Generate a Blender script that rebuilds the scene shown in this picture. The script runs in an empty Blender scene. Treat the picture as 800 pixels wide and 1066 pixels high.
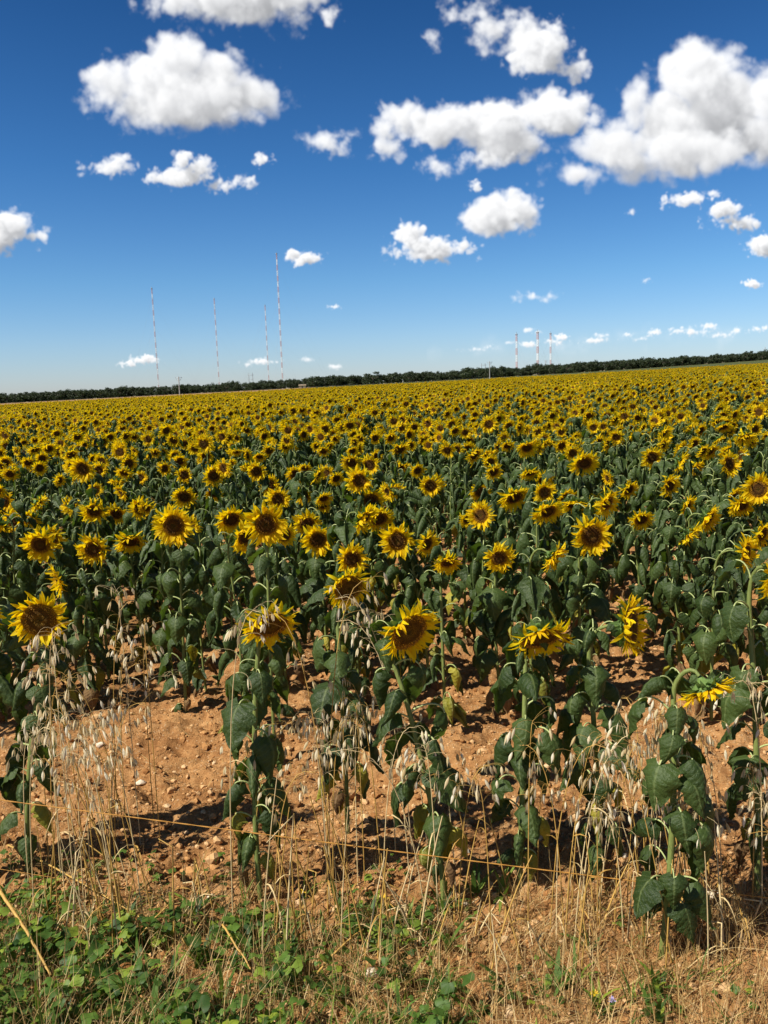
import bpy, math, random
import numpy as np
from mathutils import Vector, Matrix

SC = bpy.context.scene
COL = SC.collection
R = math.radians
RNG = np.random.default_rng(11)

# ------------------------------------------------------------------ camera
EYE = 1.65
PITCH, ROLL = R(-8.6), R(1.8)
FPX = 870.0                                    # focal length in photo pixels (800 wide)
cam_d = bpy.data.cameras.new('camera')
cam = bpy.data.objects.new('camera', cam_d)
COL.objects.link(cam)
SC.camera = cam
fwd = Vector((0, math.cos(PITCH), math.sin(PITCH)))
right0 = Vector((1, 0, 0))
up0 = right0.cross(fwd)
cr, sr = math.cos(ROLL), math.sin(ROLL)
right = right0 * cr - up0 * sr                 # picture turned anticlockwise
up = up0 * cr + right0 * sr
cam.matrix_world = Matrix((
    (right.x, up.x, -fwd.x, 0), (right.y, up.y, -fwd.y, 0), (right.z, up.z, -fwd.z, EYE), (0, 0, 0, 1)))
cam_d.sensor_fit = 'HORIZONTAL'
cam_d.sensor_width = 36
cam_d.lens = 36 * FPX / 800
cam_d.clip_start = 0.05
cam_d.clip_end = 20000


def ray(px, py):
    d = fwd * FPX + right * (px - 400) + up * (533 - py)
    return d / d.y                              # scaled so that y = 1


def at(px, py, y):
    d = ray(px, py) * y
    return Vector((d.x, d.y, d.z + EYE))


# ------------------------------------------------------------------ noise and terrain
_tab = np.random.default_rng(5).random((256, 256))


def vn(x, y, s=0):
    x = np.asarray(x, float) + s * 17.3
    y = np.asarray(y, float) + s * 31.7
    xi = np.floor(x).astype(int); yi = np.floor(y).astype(int)
    fx = x - xi; fy = y - yi
    fx = fx * fx * fx * (fx * (fx * 6 - 15) + 10); fy = fy * fy * fy * (fy * (fy * 6 - 15) + 10)
    a = _tab[xi & 255, yi & 255]; b = _tab[(xi + 1) & 255, yi & 255]
    c = _tab[xi & 255, (yi + 1) & 255]; d = _tab[(xi + 1) & 255, (yi + 1) & 255]
    return (a * (1 - fx) + b * fx) * (1 - fy) + (c * (1 - fx) + d * fx) * fy - 0.5


def land(x, y):
    x = np.asarray(x, float); y = np.asarray(y, float)
    yy = np.clip(y, 0, 900)
    xx = np.clip(x, -900, 900)
    base = 0.02 * xx + 0.005 * yy + 4e-5 * np.clip(xx, 0, 500) ** 2
    return base


def gz(x, y):
    x = np.asarray(x, float); y = np.asarray(y, float)
    near = np.clip(1 - (y - 9) / 8, 0, 1) * np.clip(1 - (np.abs(x) - 7) / 5, 0, 1) * np.clip((y + 4) / 2, 0, 1)
    b = (0.060 * vn(x * 1.7, y * 2.3, 1) + 0.040 * vn(x * 5, y * 6, 2) + 0.034 * vn(x * 13, y * 13, 3)
         + 0.024 * vn(x * 31, y * 31, 4) + 0.012 * vn(x * 70, y * 70, 5)
         + 0.022 * np.clip(vn(x * 9, y * 11, 6) - 0.12, 0, 1) * 2)
    b = b + 0.03 * np.exp(-((y - 3.35 - 0.10 * x + 0.12 * vn(x * 1.2, 0, 7)) / 0.12) ** 2)
    return land(x, y) + b * near


# ------------------------------------------------------------------ mesh helper
class MB:
    def __init__(s):
        s.v = []; s.f = []; s.m = []; s.u = []; s.n = 0

    def add(s, V, F, mat=0, UV=None):
        V = np.asarray(V, float).reshape(-1, 3)
        if UV is None:
            UV = np.zeros((len(V), 2))
        s.v.append(V); s.u.append(np.asarray(UV, float).reshape(-1, 2))
        F = np.asarray(F, int) + s.n
        s.f.append(F); s.m.append(np.full(len(F), mat, int))
        s.n += len(V)

    def addT(s, other, M, mats=None):
        A = np.array(M)[:3, :3]; t = np.array(M)[:3, 3]
        for V, F, m, U in zip(other.v, other.f, other.m, other.u):
            pass
        off = s.n
        V = np.concatenate(other.v) @ A.T + t
        s.v.append(V); s.u.append(np.concatenate(other.u)); s.n += len(V)
        for F, m in zip(other.f, other.m):
            s.f.append(F + off)
            s.m.append(m if mats is None else np.array([mats[i] for i in m], int))

    def mesh(s, name, mats, smooth=True):
        me = bpy.data.meshes.new(name)
        V = np.concatenate(s.v)
        U = np.concatenate(s.u)
        loops = np.concatenate([f.ravel() for f in s.f])
        sizes = np.concatenate([np.full(len(f), f.shape[1], int) for f in s.f])
        starts = np.concatenate([[0], np.cumsum(sizes)[:-1]])
        me.vertices.add(len(V)); me.vertices.foreach_set('co', V.ravel().astype(np.float32))
        me.loops.add(len(loops)); me.loops.foreach_set('vertex_index', loops.astype(np.int32))
        me.polygons.add(len(sizes))
        me.polygons.foreach_set('loop_start', starts.astype(np.int32))
        try:
            me.polygons.foreach_set('loop_total', sizes.astype(np.int32))
        except Exception:
            pass
        for m in mats:
            me.materials.append(m)
        me.polygons.foreach_set('material_index', np.concatenate(s.m).astype(np.int32))
        me.polygons.foreach_set('use_smooth', np.full(len(sizes), bool(smooth)))
        uvl = me.uv_layers.new(name='UVMap')
        uvl.data.foreach_set('uv', U[loops].ravel().astype(np.float32))
        me.update(calc_edges=True)
        me.validate()
        return me


def quads(nu, nv, wrap=False):
    """nu x nv points, quads between them; wrap closes the v direction"""
    i = np.arange(nu - 1)[:, None]; j = np.arange(nv if wrap else nv - 1)[None, :]
    j2 = (j + 1) % nv
    return np.stack([i * nv + j, (i + 1) * nv + j, (i + 1) * nv + j2, i * nv + j2], -1).reshape(-1, 4)


def frames(P):
    P = np.asarray(P, float)
    T = np.gradient(P, axis=0); T /= np.linalg.norm(T, axis=1)[:, None] + 1e-12
    ref = np.array([0.31, 0.95, 0.05]) if abs(T[0][2]) > 0.7 else np.array([0, 0, 1.0])
    N = np.zeros_like(P); n = np.cross(T[0], ref); n /= np.linalg.norm(n) + 1e-12
    for k in range(len(P)):
        n = n - T[k] * n.dot(T[k]); n /= np.linalg.norm(n) + 1e-12; N[k] = n
    return T, N, np.cross(T, N)


def tube(mb, P, rad, sides=6, mat=0, cap=True):
    P = np.asarray(P, float); n = len(P)
    rad = np.broadcast_to(np.asarray(rad, float), (n,))
    T, N, B = frames(P)
    a = np.linspace(0, 2 * math.pi, sides, endpoint=False)
    V = P[:, None, :] + rad[:, None, None] * (np.cos(a)[None, :, None] * N[:, None, :] + np.sin(a)[None, :, None] * B[:, None, :])
    uv = np.stack(np.meshgrid(np.linspace(0, 1, n), a / (2 * math.pi), indexing='ij'), -1)
    mb.add(V.reshape(-1, 3), quads(n, sides, True), mat, uv.reshape(-1, 2))
    if cap:
        for k, rv in ((0, False), (n - 1, True)):
            c = np.vstack([V[k], P[k]])
            F = [(i, (i + 1) % sides, sides) if rv else ((i + 1) % sides, i, sides) for i in range(sides)]
            mb.add(c, F, mat)


def box(mb, lo, hi, mat=0):
    x0, y0, z0 = lo; x1, y1, z1 = hi
    V = [(x0, y0, z0), (x1, y0, z0), (x1, y1, z0), (x0, y1, z0), (x0, y0, z1), (x1, y0, z1), (x1, y1, z1), (x0, y1, z1)]
    mb.add(V, [(0, 3, 2, 1), (4, 5, 6, 7), (0, 1, 5, 4), (1, 2, 6, 5), (2, 3, 7, 6), (3, 0, 4, 7)], mat)


def bez(p0, p1, p2, p3, n):
    t = np.linspace(0, 1, n)[:, None]
    return (1 - t) ** 3 * p0 + 3 * (1 - t) ** 2 * t * p1 + 3 * (1 - t) * t * t * p2 + t ** 3 * p3


def tag(o, label=None, cat=None, group=None, kind=None):
    if label: o['label'] = label
    if cat: o['category'] = cat
    if group: o['group'] = group
    if kind: o['kind'] = kind
    return o


def link(name, me, parent=None, mw=None):
    o = bpy.data.objects.new(name, me)
    COL.objects.link(o)
    if parent is not None:
        o.parent = parent
    if mw is not None:
        o.matrix_local = mw
    return o


def empty(name, loc):
    o = bpy.data.objects.new(name, None)
    o.empty_display_size = 0.1
    COL.objects.link(o)
    o.location = loc
    return o


# ------------------------------------------------------------------ materials
def newmat(name):
    m = bpy.data.materials.new(name); m.use_nodes = True
    nt = m.node_tree
    return m, nt, nt.nodes['Principled BSDF'], nt.nodes['Material Output']


def ramp(nt, fac, stops, interp='LINEAR'):
    r = nt.nodes.new('ShaderNodeValToRGB'); r.color_ramp.interpolation = interp
    e = r.color_ramp.elements
    e[0].position, e[0].color = stops[0][0], (*stops[0][1], 1)
    e[1].position, e[1].color = stops[-1][0], (*stops[-1][1], 1)
    for p, c in stops[1:-1]:
        x = e.new(p); x.color = (*c, 1)
    nt.links.new(fac, r.inputs[0])
    return r.outputs[0]


def noise(nt, scale, detail=4, rough=0.6, vec=None, dist=0):
    n = nt.nodes.new('ShaderNodeTexNoise')
    n.inputs['Scale'].default_value = scale; n.inputs['Detail'].default_value = detail
    n.inputs['Roughness'].default_value = rough; n.inputs['Distortion'].default_value = dist
    if vec is not None: nt.links.new(vec, n.inputs['Vector'])
    return n.outputs['Fac']


def mixc(nt, fac, a, b, mode='MIX'):
    m = nt.nodes.new('ShaderNodeMix'); m.data_type = 'RGBA'; m.blend_type = mode
    for i, v in ((0, fac), (6, a), (7, b)):
        if isinstance(v, (tuple, list)): m.inputs[i].default_value = (*v, 1)
        elif isinstance(v, (int, float)): m.inputs[i].default_value = v
        else: nt.links.new(v, m.inputs[i])
    return m.outputs[2]


def math_(nt, op, a, b=None, clamp=False):
    m = nt.nodes.new('ShaderNodeMath'); m.operation = op; m.use_clamp = clamp
    for i, v in ((0, a), (1, b)):
        if v is None: continue
        if isinstance(v, (int, float)): m.inputs[i].default_value = v
        else: nt.links.new(v, m.inputs[i])
    return m.outputs[0]


def bump(nt, height, bsdf, strength=0.5, dist=0.01):
    b = nt.nodes.new('ShaderNodeBump'); b.inputs['Strength'].default_value = strength
    b.inputs['Distance'].default_value = dist
    nt.links.new(height, b.inputs['Height']); nt.links.new(b.outputs[0], bsdf.inputs['Normal'])


def translucent(nt, bsdf, out, color, fac):
    t = nt.nodes.new('ShaderNodeBsdfTranslucent')
    if isinstance(color, tuple): t.inputs[0].default_value = (*color, 1)
    else: nt.links.new(color, t.inputs[0])
    mx = nt.nodes.new('ShaderNodeMixShader'); mx.inputs[0].default_value = fac
    nt.links.new(bsdf.outputs[0], mx.inputs[1]); nt.links.new(t.outputs[0], mx.inputs[2])
    nt.links.new(mx.outputs[0], out.inputs[0])


def island(nt):
    g = nt.nodes.new('ShaderNodeNewGeometry')
    return g.outputs['Random Per Island']


def uvs(nt):
    u = nt.nodes.new('ShaderNodeUVMap'); u.uv_map = 'UVMap'
    s = nt.nodes.new('ShaderNodeSeparateXYZ'); nt.links.new(u.outputs[0], s.inputs[0])
    return s.outputs[0], s.outputs[1]


def leaf_mat(name, dark, light, vein, spec=0.30, rough=0.50, trans=(0.13, 0.23, 0.018), tf=0.22):
    m, nt, b, out = newmat(name)
    s, t = uvs(nt)
    oi = nt.nodes.new('ShaderNodeObjectInfo')
    rnd = math_(nt, 'FRACT', math_(nt, 'ADD', island(nt), oi.outputs['Random']))
    g = nt.nodes.new('ShaderNodeTexCoord')
    n = noise(nt, 22, 4, 0.65, g.outputs['Object'])
    f = math_(nt, 'ADD', math_(nt, 'MULTIPLY', rnd, 0.55), math_(nt, 'MULTIPLY', n, 0.5), True)
    base = ramp(nt, f, [(0.1, dark), (0.85, light)])
    at_ = math_(nt, 'ABSOLUTE', math_(nt, 'SUBTRACT', t, 0.5))         # 0 at midrib, .5 at edge
    mid = math_(nt, 'SUBTRACT', 1.0, math_(nt, 'MULTIPLY', at_, 22), True)
    w = math_(nt, 'FRACT', math_(nt, 'MULTIPLY', math_(nt, 'SUBTRACT', s, math_(nt, 'MULTIPLY', at_, 0.55)), 7.0))
    tri = math_(nt, 'ABSOLUTE', math_(nt, 'SUBTRACT', w, 0.5))
    side = math_(nt, 'SUBTRACT', 1.0, math_(nt, 'MULTIPLY', tri, 9.0), True)
    v = math_(nt, 'MAXIMUM', mid, math_(nt, 'MULTIPLY', side, 0.32))
    col = mixc(nt, math_(nt, 'MULTIPLY', v, 0.75), base, vein)
    nt.links.new(col, b.inputs['Base Color'])
    b.inputs['Roughness'].default_value = rough
    b.inputs['Specular IOR Level'].default_value = spec
    hgt = math_(nt, 'ADD', math_(nt, 'MULTIPLY', tri, 0.5), noise(nt, 90, 3, 0.6, g.outputs['Object']))
    bump(nt, hgt, b, 0.8, 0.006)
    translucent(nt, b, out, trans, tf)
    return m


M_leaf = leaf_mat('sunflower_leaf_green', (0.013, 0.030, 0.006), (0.060, 0.094, 0.021), (0.14, 0.18, 0.06))
M_leafy = leaf_mat('sunflower_leaf_yellowing', (0.10, 0.13, 0.02), (0.42, 0.36, 0.04), (0.5, 0.45, 0.15), trans=(0.4, 0.35, 0.02), tf=0.3)
M_leafd = leaf_mat('sunflower_leaf_dry', (0.09, 0.045, 0.02), (0.28, 0.17, 0.07), (0.3, 0.2, 0.1), spec=0.15, rough=0.8, trans=(0.25, 0.13, 0.03))


def stem_mat(name, a, b_, sc=60):
    m, nt, b, out = newmat(name)
    g = nt.nodes.new('ShaderNodeTexCoord')
    mp = nt.nodes.new('ShaderNodeMapping'); mp.inputs['Scale'].default_value = (4, 4, 0.5)
    nt.links.new(g.outputs['Object'], mp.inputs[0])
    n = noise(nt, sc, 4, 0.6, mp.outputs[0])
    f = math_(nt, 'ADD', math_(nt, 'MULTIPLY', n, 0.7), math_(nt, 'MULTIPLY', island(nt), 0.3))
    nt.links.new(ramp(nt, f, [(0.25, a), (0.8, b_)]), b.inputs['Base Color'])
    b.inputs['Roughness'].default_value = 0.55
    b.inputs['Specular IOR Level'].default_value = 0.3
    bump(nt, n, b, 0.5, 0.003)
    return m


M_stem = stem_mat('sunflower_stem', (0.08, 0.11, 0.022), (0.24, 0.28, 0.08))
M_petiole = stem_mat('sunflower_petiole', (0.24, 0.30, 0.09), (0.50, 0.54, 0.24))
M_straw = stem_mat('dry_straw', (0.30, 0.16, 0.035), (0.66, 0.42, 0.11), 30)
M_pale = stem_mat('bleached_stalk', (0.5, 0.36, 0.16), (0.75, 0.6, 0.33), 30)
M_twine = stem_mat('orange_twine', (0.42, 0.19, 0.03), (0.66, 0.35, 0.08), 200)
M_wood = stem_mat('weathered_wood', (0.10, 0.08, 0.06), (0.26, 0.21, 0.16), 30)

# petals
M_petal, nt, b, out = newmat('sunflower_petal')
s_, t_ = uvs(nt)
oi = nt.nodes.new('ShaderNodeObjectInfo')
rnd = math_(nt, 'FRACT', math_(nt, 'ADD', island(nt), oi.outputs['Random']))
g = nt.nodes.new('ShaderNodeTexCoord')
f = math_(nt, 'ADD', math_(nt, 'MULTIPLY', rnd, 0.55), math_(nt, 'MULTIPLY', noise(nt, 60, 3, 0.6, g.outputs['Object']), 0.45))
c1 = ramp(nt, f, [(0.15, (0.86, 0.52, 0.003)), (0.45, (0.95, 0.67, 0.005)), (0.9, (0.97, 0.79, 0.015))])
c2 = mixc(nt, ramp(nt, s_, [(0.0, (1, 1, 1)), (0.25, (0, 0, 0))]), c1, (0.62, 0.30, 0.003))
nt.links.new(c2, b.inputs['Base Color'])
b.inputs['Roughness'].default_value = 0.6; b.inputs['Specular IOR Level'].default_value = 0.2
wv = math_(nt, 'SINE', math_(nt, 'MULTIPLY', t_, 38))
bump(nt, wv, b, 0.4, 0.0015)
translucent(nt, b, out, (0.97, 0.70, 0.004), 0.50)

# disc
M_disc, nt, b, out = newmat('sunflower_disc')
s_, t_ = uvs(nt)
g = nt.nodes.new('ShaderNodeTexCoord')
n1 = noise(nt, 90, 3, 0.6, g.outputs['Object'])
f = math_(nt, 'ADD', s_, math_(nt, 'MULTIPLY', math_(nt, 'SUBTRACT', n1, 0.5), 0.5))
c1 = ramp(nt, f, [(0.0, (0.13, 0.085, 0.012)), (0.28, (0.15, 0.070, 0.008)), (0.55, (0.075, 0.030, 0.006)), (0.75, (0.18, 0.080, 0.007)), (0.88, (0.42, 0.21, 0.008)), (1.0, (0.55, 0.30, 0.008))])
vo = nt.nodes.new('ShaderNodeTexVoronoi'); vo.inputs['Scale'].default_value = 260
nt.links.new(g.outputs['Object'], vo.inputs['Vector'])
c2 = mixc(nt, math_(nt, 'MULTIPLY', vo.outputs['Distance'], 0.8, True), c1, (0.02, 0.009, 0.002))
nt.links.new(c2, b.inputs['Base Color'])
b.inputs['Roughness'].default_value = 0.85; b.inputs['Specular IOR Level'].default_value = 0.15
bump(nt, vo.outputs['Distance'], b, 1.0, 0.004)

M_disc_old = M_disc.copy(); M_disc_old.name = 'sunflower_disc_ripe'
for n_ in M_disc_old.node_tree.nodes:
    if n_.type == 'VALTORGB':
        for e_, c_ in zip(n_.color_ramp.elements, [(0.16, 0.10, 0.015), (0.24, 0.13, 0.012), (0.14, 0.065, 0.008), (0.24, 0.12, 0.008), (0.40, 0.21, 0.008), (0.5, 0.27, 0.008)]):
            e_.color = (*c_, 1)

M_floret, nt, b, out = newmat('sunflower_floret')
nt.links.new(ramp(nt, island(nt), [(0, (0.12, 0.05, 0.006)), (0.6, (0.42, 0.20, 0.008)), (1, (0.7, 0.36, 0.01))]), b.inputs['Base Color'])
b.inputs['Roughness'].default_value = 0.8

M_bract = leaf_mat('sunflower_bract', (0.05, 0.10, 0.02), (0.16, 0.25, 0.06), (0.22, 0.32, 0.12), tf=0.2, trans=(0.2, 0.35, 0.05))

M_oat, nt, b, out = newmat('oat_spikelet')
oi = nt.nodes.new('ShaderNodeObjectInfo')
nt.links.new(ramp(nt, island(nt), [(0, (0.50, 0.37, 0.17)), (0.4, (0.70, 0.59, 0.36)), (1, (0.82, 0.76, 0.58))]), b.inputs['Base Color'])
b.inputs['Roughness'].default_value = 0.6
translucent(nt, b, out, (0.7, 0.58, 0.32), 0.3)

# soil
M_soil, nt, b, out = newmat('stony_red_soil')
g = nt.nodes.new('ShaderNodeTexCoord'); oc = g.outputs['Object']
n1 = noise(nt, 2.2, 5, 0.65, oc); n2 = noise(nt, 28, 6, 0.72, oc); n3 = noise(nt, 140, 4, 0.7, oc)
f = math_(nt, 'ADD', math_(nt, 'MULTIPLY', n1, 0.35), math_(nt, 'ADD', math_(nt, 'MULTIPLY', n2, 0.4), math_(nt, 'MULTIPLY', n3, 0.25)))
c1 = ramp(nt, f, [(0.34, (0.17, 0.070, 0.022)), (0.46, (0.37, 0.175, 0.062)), (0.56, (0.53, 0.285, 0.112)), (0.68, (0.70, 0.47, 0.25))])
vo = nt.nodes.new('ShaderNodeTexVoronoi'); vo.inputs['Scale'].default_value = 75
nt.links.new(oc, vo.inputs['Vector'])
peb = math_(nt, 'MULTIPLY', math_(nt, 'LESS_THAN', vo.outputs['Distance'], 0.33), math_(nt, 'GREATER_THAN', noise(nt, 60, 2, 0.5, vo.outputs['Position']), 0.56))
c2 = mixc(nt, math_(nt, 'MULTIPLY', peb, 0.55), c1, (0.64, 0.44, 0.25))
nt.links.new(c2, b.inputs['Base Color'])
b.inputs['Roughness'].default_value = 0.95; b.inputs['Specular IOR Level'].default_value = 0.1
hgt = math_(nt, 'ADD', math_(nt, 'ADD', n2, math_(nt, 'MULTIPLY', n3, 0.5)), math_(nt, 'MULTIPLY', peb, 0.2))
bump(nt, hgt, b, 1.0, 0.02)

M_far, nt, b, out = newmat('far_farmland')
g = nt.nodes.new('ShaderNodeTexCoord'); oc = g.outputs['Object']
n = noise(nt, 0.02, 4, 0.6, oc)
nt.links.new(ramp(nt, n, [(0.35, (0.13, 0.12, 0.05)), (0.6, (0.30, 0.24, 0.12))]), b.inputs['Base Color'])
b.inputs['Roughness'].default_value = 1


def cropmat(name, a, c, sc=0.15):
    m, nt, b, out = newmat(name)
    g = nt.nodes.new('ShaderNodeTexCoord')
    n = noise(nt, sc, 6, 0.7, g.outputs['Object'])
    nt.links.new(ramp(nt, n, [(0.35, a), (0.68, c)]), b.inputs['Base Color'])
    b.inputs['Roughness'].default_value = 1; b.inputs['Specular IOR Level'].default_value = 0.05
    return m


M_stubble = cropmat('stubble', (0.24, 0.145, 0.075), (0.36, 0.23, 0.12))
M_greencrop = cropmat('green_crop', (0.050, 0.065, 0.022), (0.11, 0.115, 0.045), 0.4)
M_road = cropmat('pale_track', (0.22, 0.21, 0.2), (0.34, 0.32, 0.3), 0.3)


def rockmat(name, stops):
    m, nt, b, out = newmat(name)
    g = nt.nodes.new('ShaderNodeTexCoord')
    n = noise(nt, 60, 5, 0.7, g.outputs['Object'])
    f = math_(nt, 'ADD', math_(nt, 'MULTIPLY', island(nt), 0.65), math_(nt, 'MULTIPLY', n, 0.35))
    nt.links.new(ramp(nt, f, stops), b.inputs['Base Color'])
    b.inputs['Roughness'].default_value = 0.9; b.inputs['Specular IOR Level'].default_value = 0.15
    bump(nt, n, b, 0.8, 0.006)
    return m


M_clod = rockmat('soil_clods', [(0.2, (0.27, 0.12, 0.038)), (0.55, (0.48, 0.25, 0.092)), (0.78, (0.58, 0.36, 0.17)), (0.9, (0.70, 0.54, 0.34))])
M_stone = rockmat('pale_limestone', [(0.2, (0.52, 0.38, 0.24)), (0.8, (0.72, 0.60, 0.44))])


def weedmat(name, a, c, tf=0.3):
    m, nt, b, out = newmat(name)
    nt.links.new(ramp(nt, island(nt), [(0.0, a), (0.75, c), (0.98, (0.24, 0.30, 0.03))]), b.inputs['Base Color'])
    b.inputs['Roughness'].default_value = 0.55; b.inputs['Specular IOR Level'].default_value = 0.3
    translucent(nt, b, out, (0.22, 0.36, 0.03), tf)
    return m


M_weed = weedmat('weed_leaf', (0.020, 0.054, 0.010), (0.105, 0.19, 0.028))
M_foliage = weedmat('tree_foliage', (0.013, 0.022, 0.008), (0.034, 0.048, 0.018), 0.05)
nt = M_foliage.node_tree
for r_ in [n for n in nt.nodes if n.type == 'VALTORGB']:
    r_.color_ramp.elements[-1].color = (0.045, 0.06, 0.022, 1)
M_thatch = weedmat('dry_thatch', (0.20, 0.10, 0.03), (0.52, 0.35, 0.13), 0.15)
for r_ in [n for n in M_thatch.node_tree.nodes if n.type == 'VALTORGB']:
    r_.color_ramp.elements[-1].color = (0.66, 0.50, 0.25, 1)
for n_ in M_thatch.node_tree.nodes:
    if n_.type == 'BSDF_TRANSLUCENT': n_.inputs[0].default_value = (0.5, 0.33, 0.12, 1)
M_bark = stem_mat('tree_bark', (0.06, 0.045, 0.03), (0.15, 0.12, 0.09), 5)


def plain(name, c, rough=0.6, metal=0):
    m, nt, b, out = newmat(name)
    g = nt.nodes.new('ShaderNodeTexCoord')
    n = noise(nt, 3, 4, 0.6, g.outputs['Object'])
    nt.links.new(ramp(nt, n, [(0.3, tuple(x * 0.85 for x in c)), (0.7, c)]), b.inputs['Base Color'])
    b.inputs['Roughness'].default_value = rough; b.inputs['Metallic'].default_value = metal
    return m


M_red = plain('hazed_red_mast_paint', (0.58, 0.34, 0.32)); M_white = plain('white_mast_paint', (0.8, 0.8, 0.8))  # mast red is paled: distance haze put into the paint colour
M_steel = plain('galvanised_steel', (0.36, 0.37, 0.38), 0.5, 0.3); M_concrete = plain('pole_concrete', (0.36, 0.34, 0.31), 0.9)
M_render = plain('tan_render', (0.26, 0.20, 0.12), 0.9); M_tile = plain('clay_tile', (0.24, 0.18, 0.11), 0.9)
M_dark = plain('dark_opening', (0.03, 0.03, 0.03), 0.6)
M_fl_y = plain('weed_flower_yellow', (0.85, 0.55, 0.01), 0.6); M_fl_v = plain('weed_flower_violet', (0.42, 0.36, 0.6), 0.6)

# ------------------------------------------------------------------ ground sheet
def spaced(lo, hi, fine_lo, fine_hi, step, grow=1.16):
    a = list(np.arange(fine_lo, fine_hi + 1e-6, step))
    st = step; x = a[-1]; outp = []
    while x < hi:
        st *= grow; x += st; outp.append(min(x, hi))
    st = step; x = a[0]; low = []
    while x > lo:
        st *= grow; x -= st; low.append(max(x, lo))
    return np.array(low[::-1] + a + outp)


gx = spaced(-4000, 4000, -2.6, 2.6, 0.014, 1.05)
gy = spaced(-600, 6000, 1.7, 4.6, 0.014, 1.04)
X, Y = np.meshgrid(gx, gy, indexing='ij')
Z = gz(X, Y)
mb = MB()
mb.add(np.stack([X, Y, Z], -1).reshape(-1, 3), quads(len(gx), len(gy)), 0)
me = mb.mesh('ground', [M_soil, M_far])
cy = (Y[:-1, :-1].ravel() > 190)
me.polygons.foreach_set('material_index', cy.astype(np.int32))
tag(link('ground', me), kind='structure')


def strip(name, mat, poly_fn, xs, lift=0.15):
    """a band of land following the terrain between two y curves"""
    mb = MB(); V = []
    for x in xs:
        y0, y1 = poly_fn(x)
        for k in range(5):
            y = y0 + (y1 - y0) * k / 4
            V.append((x, y, float(land(x, y)) + lift))
    mb.add(V, quads(len(xs), 5), 0)
    return tag(link(name, mb.mesh(name, [mat])), kind='structure')


def edge(x):                                   # far edge of the sunflower field
    return 150 + 0.25 * x if x < 60 else 165 + 0.1 * (x - 60)


def tl(x):                                     # line of the far trees
    return 560 + 0.05 * x


strip('stubble_field', M_stubble, lambda x: (max(90, edge(x) + 3), tl(x) - 14), np.linspace(-420, -40, 30), 0.10)
strip('green_crop_field', M_greencrop, lambda x: (edge(x) + 3, tl(x) - 14), np.linspace(-39, 420, 40), 0.12)
strip('farm_road', M_road, lambda x: (430, 436), np.linspace(-200, 60, 20), 0.75)

# ------------------------------------------------------------------ leaf shapes
def leaf_geo(rng, L=0.14, PL=0.10, droop=1.0, nl=8, nw=8, fold=0.35, mat_blade=0, mat_pet=1, petiole=True, pr=0.0028):
    """petiole leaves the stem along +X from the origin, the blade hangs from its end"""
    mb = MB()
    up_ = rng.uniform(0.25, 0.75)
    p0 = np.zeros(3); p3 = np.array([PL * 0.85, rng.normal(0, 0.01), PL * up_ * 0.55])
    P = bez(p0, np.array([PL * 0.25, 0, PL * up_ * 0.7]), np.array([PL * 0.65, p3[1] * 0.5, PL * up_ * 0.95]), p3, 8 if nl > 4 else 4)
    if petiole:
        tube(mb, P, np.linspace(pr * 1.3, pr, len(P)), 5 if nl > 4 else 3, mat_pet, False)
    s = np.linspace(0, 1, nl + 1)
    a0 = R(rng.uniform(-60, -25)) * (0.5 + 0.5 * droop)
    a1 = -R(rng.uniform(75, 110)) * droop + R(-10) * (1 - droop)
    ang = a0 + (a1 - a0) * np.clip(s * 2.2, 0, 1)
    bend = rng.normal(0, 0.35)
    ds = L / nl
    cx = np.concatenate([[0], np.cumsum(np.cos(ang[:-1]) * ds)])
    cz = np.concatenate([[0], np.cumsum(np.sin(ang[:-1]) * ds)])
    cyy = bend * L * s ** 2 * 0.4
    W = L * rng.uniform(0.78, 0.95)
    w = 0.5 * W * (np.sin(math.pi * np.clip(s * 0.86 + 0.14, 0, 1) ** 0.62)) ** 0.85
    w[-1] = 0.001; w[0] = 0.34 * W * 0.5
    c = np.linspace(-1, 1, nw + 1)
    ph = rng.uniform(0, 6.28, 3)
    V = np.zeros((nl + 1, nw + 1, 3)); UV = np.zeros((nl + 1, nw + 1, 2))
    fd = fold * rng.uniform(0.6, 2.0)
    for i in range(nl + 1):
        tx, tz = math.cos(ang[i]), math.sin(ang[i])
        nx, nz = -tz, tx                       # blade normal in the xz plane
        ww = w[i] * (1 + rng.normal(0, 0.055) * (nl > 4) + 0.09 * np.sin(17 * s[i] + ph[0]) * (nl > 4))
        a = np.abs(c)
        theta = fd * a                         # sides fold down round the midrib
        lat = c * ww * np.cos(theta)
        dn = -a * ww * np.sin(theta)
        dn = dn + 0.05 * L * np.sin(9 * s[i] + ph[1] + 3 * c) * a * rng.uniform(0.6, 1.2) + 0.03 * L * np.sin(21 * s[i] + 5 * c + ph[2]) * (0.3 + a) * (nl > 4)
        back = -0.16 * L * a ** 1.5 * (1 - s[i]) ** 3
        V[i, :, 0] = cx[i] + back * tx + dn * nx + P[-1][0]
        V[i, :, 1] = cyy[i] + lat + P[-1][1]
        V[i, :, 2] = cz[i] + back * tz + dn * nz + P[-1][2]
        UV[i, :, 0] = s[i]; UV[i, :, 1] = (c + 1) / 2
    mb.add(V.reshape(-1, 3), quads(nl + 1, nw + 1), mat_blade, UV.reshape(-1, 2))
    return mb


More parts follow.
